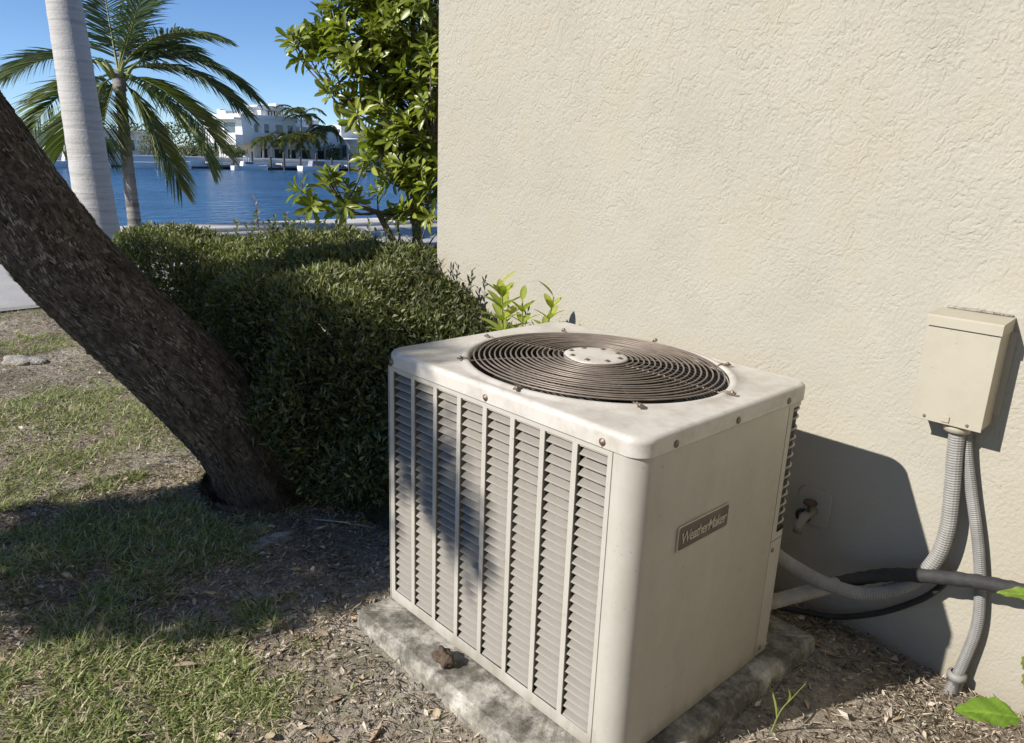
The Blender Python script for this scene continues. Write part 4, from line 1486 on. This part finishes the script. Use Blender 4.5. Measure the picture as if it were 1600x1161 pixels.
Q = np.stack([rng.uniform(-4.55, -1.25, 24500), rng.uniform(-.85, 1.15, 24500)], -1)
Q = Q[inpoly(Q + rng.normal(0, .035, Q.shape), poly)]
tt_ = rng.uniform(3.7, 6.3, len(Q))
P = np.stack([Q[:, 0] - .335 * tt_, 1.4 - tt_, Q[:, 1] + .70 * tt_], -1)
keep = P[:, 2] > 1.2
P = P[keep]
n = len(P)
V, T, C = leaves(LEAF_S, P, rng.normal(0, 1, (n, 3)), rng.normal(0, .8, (n, 3)) + np.array([-.26, -.79, .55]), rng.uniform(.06, .10, n), rng.uniform(.035, .055, n), tone(n, (.05, .08, .02), (.10, .14, .035), .25))
np_mesh('crown', V - TO, T, M['leaf'], st, C)
tr = MB()
tr.tube([(0, 0, -.1), (.03, .02, .8), (.1, .05, 1.6), (.18, .05, 2.6)], [.09, .075, .06, .04], 10)
for k in range(16):
    p = Vector(P[R_.randrange(n)]) - Vector(TO)
    tr.tube(bezier3((.1, .05, R_.uniform(1.5, 2.5)), (p + Vector((.1, .05, 2.0))) / 2, p, 5), [.025, .02, .016, .012, .008, .005], 6)
tr.build('trunk', M['twig'], st, True)

nb = empty('sky_block_house', (5.2, -1.5, 0))  # made-up house: cuts sky light and bounces warm light onto the unit
tag(nb, 'unseen cream stucco house added beyond the right edge to block sky light', 'house')
MB().box(-2.6, 3.0, -5.5, 3.6, -.2, 5.2).build('wall', M['stucco'], nb)
MB().box(-3.0, 3.4, -5.9, 3.85, 5.202, 5.5, .02).build('roof', M['roof'], nb)

# ------------------------------------------------------------ grass and litter
GREEN = [(-6.67, 1.33, .45), (-4.16, .97, .6), (-3.85, .69, .4), (-4.78, .81, .4), (-3.01, .66, .3), (-2.9, 1.03, .26), (-2.99, .46, .3), (-2.07, .97, .16), (-2.19, .32, .3),
         (-1.95, .48, .28), (-1.83, .66, .2), (-1.79, .77, .14), (-2.5, .32, .2), (-2.5, .59, .15), (-1.85, .97, .07), (-4.4, 1.3, .35), (-5.0, 1.2, .25), (-2.68, .78, .24), (-2.35, .62, .22), (-2.62, 1.02, .16), (-5.6, 1.35, .22)]
BARE = [(-5.87, 1.15, .38), (-5.48, .92, .25), (-3.58, 1.15, .28), (-3.5, .74, .16), (-2.30, .92, .18), (-2.19, 1.26, .32), (-1.53, 1.02, .30), (-2.54, .30, .10), (-7.3, 1.4, .4), (-1.2, .8, .3)]
def greenness(x, y):
    g = .16 + .0 * x
    for (a, b, r) in GREEN:
        g = g + (.50 if b < .7 and a > -2.7 else .75) * np.exp(-((x - a) ** 2 + (y - b) ** 2) / (r * r) * 1.1)
    for (a, b, r) in BARE:
        g = g - .75 * np.exp(-((x - a) ** 2 + (y - b) ** 2) / (r * r) * 1.1)
    g = g + .85 * (vnoise(x, y, 7, 31) - .5) + 1.0 * (vnoise(x, y, 15, 32) - .5) + .9 * (vnoise(x, y, 34, 33) - .5) - .10
    g = np.where((x > -1.95) & (y > 1.0), g - 1.0, g)
    g = np.where(x > -0.95, g - 1, g)
    return np.clip(g, 0, 1)
def off_pad(x, y):
    return ~((np.abs(x + 1.292) < .52) & (np.abs(y - 1.615) < .53)) & (y < WY - .01) & ~((np.hypot(x + 3.03, y - 1.43) < .22))
# blades
NB = 230000
x = np.concatenate([rng.uniform(-3.6, -1.2, NB * 6 // 10), rng.uniform(-8.0, -3.2, NB * 4 // 10)])
y = np.concatenate([rng.uniform(-.2, 1.7, NB * 6 // 10), rng.uniform(-.2, 2.0, NB * 4 // 10)])
gg = greenness(x, y)
keep = off_pad(x, y) & (rng.random(len(x)) < gg ** 1.3 + .03) & (y > -.25 * x - .75)
x, y, gg = x[keep], y[keep], gg[keep]
n = len(x)
P = np.stack([x, y, ground_h(x, y) - .003], -1)
an = rng.uniform(0, 2 * np.pi, n)
lean = rng.uniform(.35, 1.7, n)
A = np.stack([np.cos(an) * lean, np.sin(an) * lean, np.ones(n)], -1)
N_ = np.stack([-np.cos(an), -np.sin(an), lean], -1) + rng.normal(0, .3, (n, 3))
L = rng.uniform(.018, .05, n) * (.75 + .5 * gg)
dryb = rng.random(n) < (.62 - .42 * gg)
C = tone(n, (.17, .22, .06), (.38, .41, .17), .3)
C[dryb] = tone(dryb.sum(), (.44, .37, .235), (.66, .57, .40), .2)
V, T, C = leaves(BLADE, P, A, N_, L, rng.uniform(.003, .0062, n), C, rng.uniform(.1, .9, n))
tag(np_mesh('grass', V, T, M['grass'], None, C), 'short patchy lawn grass with dry blades', 'grass', kind='stuff')
print('blades', n)
# litter: curled bits of dead leaf and straw
NL = 170000
x = np.concatenate([rng.uniform(-3.6, .3, NL * 7 // 10), rng.uniform(-8.0, -3.2, NL * 3 // 10)])
y = np.concatenate([rng.uniform(-.2, 2.37, NL * 7 // 10), rng.uniform(-.2, 2.0, NL * 3 // 10)])
keep = off_pad(x, y) & (rng.random(len(x)) < (.95 - .65 * greenness(x, y)) * (.55 + .45 * vnoise(x, y, 9.0, 61))) & (y > -.25 * x - .75)
x, y = x[keep], y[keep]
n = len(x)
P = np.stack([x, y, ground_h(x, y) + rng.uniform(.002, .014, n)], -1)
an = rng.uniform(0, 2 * np.pi, n)
A = np.stack([np.cos(an), np.sin(an), rng.normal(.05, .25, n)], -1)
N_ = np.stack([rng.normal(0, .45, n), rng.normal(0, .45, n), np.ones(n)], -1)
kind = rng.random(n)
L = np.where(kind < .5, rng.lognormal(-4.5, .5, n).clip(.004, .042), rng.uniform(.010, .05, n))
Wd = np.where(kind < .5, L * rng.uniform(.18, .55, n), rng.uniform(.0012, .003, n))
C = tone(n, (.32, .255, .19), (.62, .53, .42), .35)
pale = rng.random(n) < .28
C[pale] = tone(pale.sum(), (.42, .36, .28), (.60, .54, .44), .15)
darkb = rng.random(n) < .15
C[darkb] = tone(darkb.sum(), (.08, .058, .04), (.17, .125, .09), .2)
V, T, C = leaves(LEAF_S, P, A, N_, L, Wd, C, rng.uniform(-.45, .45, n))
tag(np_mesh('leaf_litter', V, T, M['dry'], None, C), 'dead leaves and straw scattered over bare soil', 'leaf litter', kind='stuff')
print('litter', n)

n = 420
x = rng.uniform(-3.4, .2, n)
y = rng.uniform(.1, 2.3, n)
keep = off_pad(x, y) & (y > -.25 * x - .6)
x, y = x[keep], y[keep]
n = len(x)
P = np.stack([x, y, ground_h(x, y) + .010], -1)
an = rng.uniform(0, 2 * np.pi, n)
A = np.stack([np.cos(an), np.sin(an), rng.normal(.05, .15, n)], -1)
V, T, C = leaves(LEAF_P, P, A, np.stack([rng.normal(0, .3, n), rng.normal(0, .3, n), np.ones(n)], -1), rng.uniform(.035, .075, n), rng.uniform(.014, .028, n), tone(n, (.20, .145, .09), (.50, .40, .27), .3), rng.uniform(-.5, .6, n))
tag(np_mesh('fallen_leaves', V, T, M['dry'], None, C), 'scattered larger brown fallen leaves on the soil', 'leaf litter', kind='stuff')

# ------------------------------------------------------------ small things lying about
def rock(name, loc, s, label, cat, mat, rz=0, seed=1, amp=.25, sub=14):
    r = np.random.default_rng(seed)
    m = MB()
    vs, fs = [], []
    nu, nv = sub * 2, sub
    for j in range(nv + 1):
        ph = math.pi * j / nv
        for i in range(nu):
            th = 2 * math.pi * i / nu
            d = np.array([math.sin(ph) * math.cos(th), math.sin(ph) * math.sin(th), math.cos(ph)])
            k = 1 + amp * (math.sin(3.1 * d[0] + seed) * math.sin(2.7 * d[1] + 2 * seed) + .5 * math.sin(7 * d[0] + 5 * d[1] + seed) + .3 * math.sin(13 * d[1] - 9 * d[2]))
            k += amp * .12 * r.normal() * (0 if j in (0, nv) else 1)
            vs.append(tuple(d * k * np.array(s)))
    for j in range(nv):
        for i in range(nu):
            i2 = (i + 1) % nu
            fs.append((j * nu + i, (j + 1) * nu + i, (j + 1) * nu + i2, j * nu + i2))
    m.add(vs, fs)
    o = m.build(name, mat, None, True)
    o.location = loc
    o.rotation_euler = (0, 0, rz)
    return tag(o, label, cat)
rock('dirt_clump', (-1.425, 1.165, ZB + .014), (.034, .026, .020), 'dark brown dried clump lying on the front of the pad', 'clump', M['mud'], .3, 3, .3)
rock('flat_stone', (-2.555, 1.21, .006), (.05, .135, .020), 'long pale flat stone half buried before the hedge', 'stone', M['stone'], -.05, 5, .22)
rock('flat_stone', (-6.05, 1.10, .0), (.16, .10, .025), 'pale broken stone on the sandy lawn near the paved walk', 'stone', M['stone'], .5, 8, .22)
twl = ['thin bare twig lying in the shade left of the pale stone', 'forked dead twig lying between the hedge and the pale stone', 'long grey stick lying on the mulch near the wall']
for k, (a, b, c) in enumerate((((-2.72, 1.05, .012), (-2.66, 1.18, .02), (-2.68, 1.32, .014)), ((-2.60, 1.42, .015), (-2.46, 1.47, .05), (-2.34, 1.55, .035)), ((-.50, 1.85, .012), (-.52, 2.0, .016), (-.56, 2.17, .012)))):
    o = MB()
    p = bezier3(a, b, c, 8)
    o.tube(p, [.004 + .002 * (k == 2) - .0003 * i for i in range(9)], 6)
    if k == 1:
        o.tube([p[5], Vector(p[5]) + Vector((.05, -.03, .02)), Vector(p[5]) + Vector((.10, -.07, .02))], [.0025, .002, .001], 5)
    o = o.build('twig', M['wrap'], None, True)
    tag(o, twl[k], 'twig')

# ------------------------------------------------------------ far side of the canal
def rect_frame(par, x, y0, y1, z0, z1, pane='glass', name='window', axis='x', t=.10):
    """window set into a wall: frame bars with a pane behind; faces +x or -y"""
    f = MB()
    w_ = .12
    def bx(a0, a1, b0, b1):
        if axis == 'x':
            f.box(x - .05, x + .07, a0, a1, b0, b1)
        else:
            f.box(a0, a1, x - .07, x + .05, b0, b1)
    bx(y0, y1, z0, z0 + w_)
    bx(y0, y1, z1 - w_, z1)
    bx(y0, y0 + w_, z0 + w_, z1 - w_)
    bx(y1 - w_, y1, z0 + w_, z1 - w_)
    o = f.build(name, M['white'], par)
    g = MB()
    if axis == 'x':
        g.box(x - .03, x + .02, y0 + w_, y1 - w_, z0 + w_, z1 - w_)
    else:
        g.box(y0 + w_, y1 - w_, x - .02, x + .03, z0 + w_, z1 - w_)
    g.build('pane', M[pane], o)
    return o

FB = -.25
vl = empty('villa', (-118, 58, FB))
tag(vl, 'two storey white villa with roof terrace across the canal', 'house')
OV = Vector((118, -58, -FB))
def part(name, mat, par, boxes, off=OV, bev=.03):
    m = MB()
    for b in boxes:
        m.box(b[0] + off.x, b[1] + off.x, b[2] + off.y, b[3] + off.y, b[4] + off.z, b[5] + off.z, bev)
    return m.build(name, mat, par)
# ground floor set back, upper floor overhanging on the left
part('ground_floor', M['offwhite'], vl, [(-128, -114.2, 55.2, 68.5, FB, 1.9)])
part('upper_floor', M['white'], vl, [(-128, -114, 52.9, 61.8, 1.9, 5.7)])
part('right_wing', M['white'], vl, [(-126, -114.9, 61.8, 70.2, 1.9, 4.4)])
part('upper_terrace', M['white'], vl, [(-126, -118.5, 62.0, 68.5, 4.4, 6.2)])
part('terrace_parapet', M['white'], vl, [(-115.2, -114.8, 61.8, 70.3, 4.4, 4.9)])
part('parapet', M['white'], vl, [(-128.2, -113.8, 52.7, 53.0, 5.7, 6.3), (-114.1, -113.8, 53.0, 62.0, 5.7, 6.25), (-128.2, -127.9, 53.0, 62.0, 5.7, 6.2)])
part('balcony', M['white'], vl, [(-121.5, -113.6, 51.6, 52.9, 1.75, 3.3)])
part('balcony_roof', M['white'], vl, [(-127, -113.3, 51.4, 52.9, 5.45, 5.72)])
part('tower', M['white'], vl, [(-119.5, -115.2, 56.6, 60.4, 5.7, 7.5)])
part('tower_roof', M['white'], vl, [(-120.2, -114.7, 55.9, 61.1, 7.5, 7.75)])
part('stair_house', M['white'], vl, [(-118.5, -116, 59.6, 61.0, 7.75, 8.2)])
for y in (51.9, 54.6, 57.3):
    part('column', M['white'], vl, [(-114.4, -114.05, y, y + .35, FB, 1.9)])
part('chimney', M['white'], vl, [(-125.5, -124.4, 54.2, 55.2, 6.0, 7.2)])
part('terrace_wall', M['white'], vl, [(-123, -121, 53.6, 55.6, 5.7, 6.9)])
ve = vl
def vwin(x, y0, y1, z0, z1, pane='glass', axis='x', par=vl, name='window', off=OV):
    if axis == 'x':
        return rect_frame(par, x + off.x, y0 + off.y, y1 + off.y, z0 + off.z, z1 + off.z, pane, name, 'x')
    return rect_frame(par, x + off.y, y0 + off.x, y1 + off.x, z0 + off.z, z1 + off.z, pane, name, 'y')
for (y0, y1, z0, z1) in ((54.7, 55.6, 3.6, 5.1), (56.3, 57.3, 3.6, 5.1), (58.2, 59.6, 3.5, 5.1), (60.2, 61.3, 3.5, 5.1)):
    vwin(-114.0, y0, y1, z0, z1)
for (y0, y1, z0, z1) in ((62.4, 63.6, 2.4, 3.6), (64.4, 65.6, 2.4, 3.6), (66.4, 67.6, 2.4, 3.6)):
    vwin(-114.9, y0, y1, z0, z1)
for (x0, x1) in ((-120.2, -116.0), (-122.6, -120.8), (-125.4, -123.4)):
    vwin(52.9, x0, x1, 3.4, 5.2, 'glass', 'y')
for (y0, y1) in ((55.6, 57.0), (57.9, 59.5), (60.2, 61.8), (62.6, 64.2), (65.4, 66.8)):
    vwin(-114.2, y0, y1, -.1, 1.5, 'opening', 'x', name='door')
vwin(-115.2, 57.4, 59.4, 6.1, 7.2, 'glass')
vwin(56.6, -118.6, -116.2, 6.1, 7.2, 'glass', 'y')
m = MB()                                              # terrace rail of thin bars
for k in range(18):
    m.box(-114.0 + OV.x, -113.95 + OV.x, 53.2 + k * .48 + OV.y, 53.25 + k * .48 + OV.y, 6.25 + OV.z, 7.0 + OV.z)
m.box(-114.02 + OV.x, -113.93 + OV.x, 53.0 + OV.y, 61.9 + OV.y, 7.0 + OV.z, 7.07 + OV.z)
m.build('railing', M['offwhite'], vl)
for k, (x, y) in enumerate(((-117, 54.2), (-120, 55.0), (-116, 55.3))):
    part('planter', M['offwhite'], vl, [(x, x + .8, y, y + .8, 5.7, 6.7)])

rt = empty('round_house', (-115, 73.0, FB))
tag(rt, 'white house with rounded bay right of the villa', 'house')
MB().lathe([(2.6, 0), (2.6, 3.5), (2.75, 3.5), (2.75, 3.75), (0, 3.8)], 32, (0, 0, 0)).build('rounded_bay', M['white'], rt, True)
MB().box(-10, -1.0, -2.0, 12, 0, 3.6, .03).build('wall', M['offwhite'], rt)
MB().box(-10.4, -.8, -2.3, 12.4, 3.6, 3.85, .03).build('roof', M['white'], rt)
MB().box(-9, -4.0, 0, 9, 3.85, 6.0, .03).build('upper_floor', M['offwhite'], rt)
for a in (-70, -38, -8, 24):
    o = MB()
    o.box(-.06, .06, -.42, .42, 0, 1.9)
    wv_ = o.build('window', M['glass'], rt)
    wv_.location = (2.60 * math.cos(rad(a)), 2.60 * math.sin(rad(a)), .7)
    wv_.rotation_euler = (0, 0, rad(a))

lowh = []
for k, (x, y0, y1, h, lab) in enumerate(((-122, 19, 30, 2.6, 'low white house far left behind the palms'), (-126, 33, 44, 3.2, 'long low pale house left of the villa'), (-130, 90, 110, 4.5, 'pale house hidden behind the corner shrub'), (-124, 2, 14, 3.4, 'pale far house beyond the left edge'))):
    o = empty('bungalow', (x, (y0 + y1) / 2, FB))
    tag(o, lab, 'house', 'houses across the canal')
    hy_ = (y1 - y0) / 2
    MB().box(-8, 0, -hy_, hy_, 0, h, .03).build('wall', M['white'], o)
    MB().box(-8.5, .6, -hy_ - .6, hy_ + .6, h, h + .3, .03).build('roof', M['offwhite'], o)
    ny_ = int((y1 - y0) / 3)
    for q in range(ny_):
        yq = -hy_ + .8 + q * 3.0
        rect_frame(o, 0, yq, yq + 1.6, .5, min(2.3, h - .3))

sf = empty('far_seawall', (-108.6, 50, -1.6))
tag(sf, 'pale seawall and dock edge across the canal', 'seawall')
MB().box(-.4, .0, -140, 140, -1.2, 1.35).build('wall_face', M['white'], sf)
MB().box(-1.2, .25, -140, 140, 1.36, 1.58).build('cap', M['white'], sf)
MB().box(.002, .12, -140, 140, -1.2, .28).build('tide_stain', M['wood_dark'], sf)

for k, (y0, y1, lab) in enumerate(((44.5, 53.5, 'timber dock left of the villa steps'), (55.0, 63.5, 'timber dock in front of the villa'), (66.0, 72.0, 'timber dock in front of the rounded house'), (22.0, 31.0, 'timber dock far left across the canal'))):
    d = empty('dock', (-107.2, (y0 + y1) / 2, -1.6))
    tag(d, lab, 'dock', 'docks across the canal')
    hl = (y1 - y0) / 2
    MB().box(-1.1, 1.0, -hl, hl, .75, .95, .02).build('deck', M['deck'], d)
    MB().box(1.002, 1.08, -hl, hl, .60, .97).build('fascia', M['white'], d)
    for q in range(4):
        yy = -hl + .3 + q * (2 * hl - .6) / 3
        MB().lathe([(.16, -1.5), (.16, 1.9 if q % 2 else 2.5), (0, 2.0 if q % 2 else 2.6)], 8, (1.25, yy, 0)).build('piling', M['wood_dark'], d)

def boat(loc, L, label, hull='gel', cabin=True, rz=0.0, tower=False, cover=False):
    """small motor yacht lying along the dock, bow to +y"""
    b = empty('motor_boat', loc, rz)
    tag(b, label, 'boat', 'boats moored across the canal')
    sec = [(-.5, .92, .0), (-.3, 1.0, .0), (0, 1.0, .0), (.25, .85, .08), (.42, .45, .22), (.5, .04, .32)]
    wv = L * .15
    vs, fs = [], []
    for (t, wd_, up) in sec:
        vs += [(-wv * wd_, t * L, L * .11 + up * L * .1), (-wv * wd_ * .75, t * L, -.1), (0, t * L, -.35), (wv * wd_ * .75, t * L, -.1), (wv * wd_, t * L, L * .11 + up * L * .1)]
    for i in range(5):
        for j in range(4):
            fs.append((i * 5 + j, (i + 1) * 5 + j, (i + 1) * 5 + j + 1, i * 5 + j + 1))
        fs.append((i * 5 + 4, (i + 1) * 5 + 4, (i + 1) * 5, i * 5))
    fs.append((0, 1, 2, 3, 4))
    MB().add(vs, fs).build('hull', M[hull], b)
    zd = L * .11
    if cabin:
        c = MB().add([(-wv * .7, -.25 * L, zd), (wv * .7, -.25 * L, zd), (wv * .6, .22 * L, zd), (-wv * .6, .22 * L, zd),
                      (-wv * .6, -.22 * L, zd + L * .12), (wv * .6, -.22 * L, zd + L * .12), (wv * .45, .08 * L, zd + L * .12), (-wv * .45, .08 * L, zd + L * .12)],
                     [(0, 3, 2, 1), (4, 5, 6, 7), (0, 1, 5, 4), (1, 2, 6, 5), (2, 3, 7, 6), (3, 0, 4, 7)]).build('cabin', M['canvas' if cover else 'gel'], b)
        for s in (-1, 1):
            MB().box(s * wv * .66 - .03, s * wv * .66 + .03, -.17 * L, .05 * L, zd + L * .05, zd + L * .10).build('window', M['glass'], c)
    if tower:
        t = MB().box(-wv * .5, wv * .5, -.15 * L, .02 * L, zd + L * .24, zd + L * .255).build('hardtop', M['gel'], b)
        for sx in (-1, 1):
            for yy in (-.13, 0.0):
                MB().tube([(sx * wv * .45, yy * L, zd), (sx * wv * .42, yy * L, zd + L * .24)], .04, 6).build('post', M['gel'], t)
    return b
boat((-104.6, 49.4, -1.6), 5.2, 'white open boat with hardtop moored left of the villa', tower=True)
boat((-104.4, 60.2, -1.6), 6.5, 'white cabin boat under grey canvas before the villa', cover=True)
boat((-104.6, 69.5, -1.6), 5.5, 'blue hulled boat moored before the rounded house', hull='hull_blue')
boat((-104.0, 27.6, -1.6), 7.0, 'white cabin boat moored far left behind the grey trunk')
boat((-104.0, 37.2, -1.6), 7.5, 'long white boat low behind the coconut fronds', cabin=False)

def far_palm(x, y, h, L, label, nf, seed, hang=.9, yellow=0.0):
    r = random.Random(seed)
    p = empty('far_palm', (x, y, FB))
    tag(p, label, 'palm tree', 'palms across the canal')
    lean = Vector((r.uniform(-.3, .3), r.uniform(-.4, .4), 0))
    MB().tube([(0, 0, -.1), tuple(lean * .4 + Vector((0, 0, h * .5))), tuple(lean + Vector((0, 0, h)))], [.17, .14, .11], 8).build('trunk', M['coco'], p)
    top = Vector((x, y, FB)) + lean + Vector((0, 0, h))
    for k in range(nf):
        a = 2 * math.pi * k / nf + r.uniform(-.2, .2)
        d = Vector((math.cos(a), math.sin(a), 0))
        up = r.uniform(.3, 1.4) * L * .45
        frond(top, top + d * L * .5 + Vector((0, 0, up)), top + d * L * r.uniform(.8, 1.05) + Vector((0, 0, up - hang * L * r.uniform(.4, 1.1))), L * .30, 26, 'frond', p,
              (.07 + yellow, .09 + yellow * .9, .025), (.13 + yellow, .145 + yellow * .8, .045), .5, seed * 50 + k, .15)
far_palm(-111.6, 54.9, 3.0, 2.2, 'small yellowish palm in front of the villa left corner', 10, 1, .9, .05)
far_palm(-112.0, 61.2, 6.6, 3.7, 'tallest palm in front of the villa', 14, 2, .6)
far_palm(-110.8, 59.0, 3.2, 3.0, 'bushy low palm in front of the villa doors', 13, 3, 1.0, .03)
far_palm(-111.2, 62.6, 3.6, 3.2, 'broad palm just right of the tallest one', 14, 4, 1.0, .03)
far_palm(-111.4, 65.2, 4.6, 3.0, 'slim palm between villa and rounded house', 12, 5, 1.0)
far_palm(-111.5, 28.6, 3.2, 2.2, 'palm on the far bank behind the grey trunk', 12, 6, .9)
far_palm(-113, 22.0, 4.6, 2.4, 'palm on the far bank at the far left', 12, 7, .9)
shl = ['far bank bush at the left edge of the far shore', 'far bank bush left of the low white boat', 'far bank bush beside the long low house', 'far bank bush at the left foot of the villa', 'far bank bush between villa and rounded house', 'far bank bush right of the rounded house', 'far bank bush half hidden by the coconut fronds', 'far bank bush beyond the corner shrub']
for k, (x, y, r, h) in enumerate(((-112, 20, 1.6, 1.8), (-113, 33.5, 2.2, 2.4), (-112, 44.5, 1.8, 1.9), (-112.5, 51.0, 1.5, 1.6), (-112.5, 67.3, 1.7, 2.6), (-112, 79, 2.2, 2.6), (-113.5, 39.5, 2.0, 3.2), (-113, 86, 2.4, 3.0))):
    o = empty('far_shrub', (x, y, FB))
    tag(o, shl[k], 'bush', 'bushes across the canal')
    n = 900
    d = nrm(rng.normal(0, 1, (n, 3))) * (rng.random((n, 1)) ** .33)
    P = d * np.array([r, r, h * .55]) * (1 + .25 * np.sin(d[:, :1] * 7 + k)) + np.array([0, 0, h * .5])
    V, T, C = leaves(LEAF_S, P, rng.normal(0, 1, (n, 3)), d + np.array([0, 0, .5]), rng.uniform(.2, .4, n), rng.uniform(.12, .2, n), tone(n, (.06, .085, .03), (.13, .155, .055), .3))
    np_mesh('crown', V, T, M['leaf'], o, C)
    MB().tube([(0, 0, -.1), (.1, 0, h * .5)], [.12, .06], 6).build('trunk', M['twig'], o)
# a belt of trees on the far bank reads as one mass behind the houses
n = 30000
x = rng.uniform(-160, -138, n)
y = rng.uniform(-120, 160, n)
hgt = 2.2 + 2.6 * vnoise(y, x * .2, .16, 41) + 1.6 * vnoise(y, x, .5, 42)
P = np.stack([x, y, FB + hgt * rng.random(n) ** .6], -1)
V, T, C = leaves(LEAF_S, P, rng.normal(0, 1, (n, 3)), rng.normal(0, 1, (n, 3)) + np.array([.3, -.3, .8]), rng.uniform(.3, .7, n), rng.uniform(.2, .45, n), tone(n, (.05, .075, .028), (.10, .125, .05), .3))
tag(np_mesh('distant_woodland', V, T, M['leaf'], None, C), 'belt of trees behind the houses across the canal', 'trees', kind='stuff')
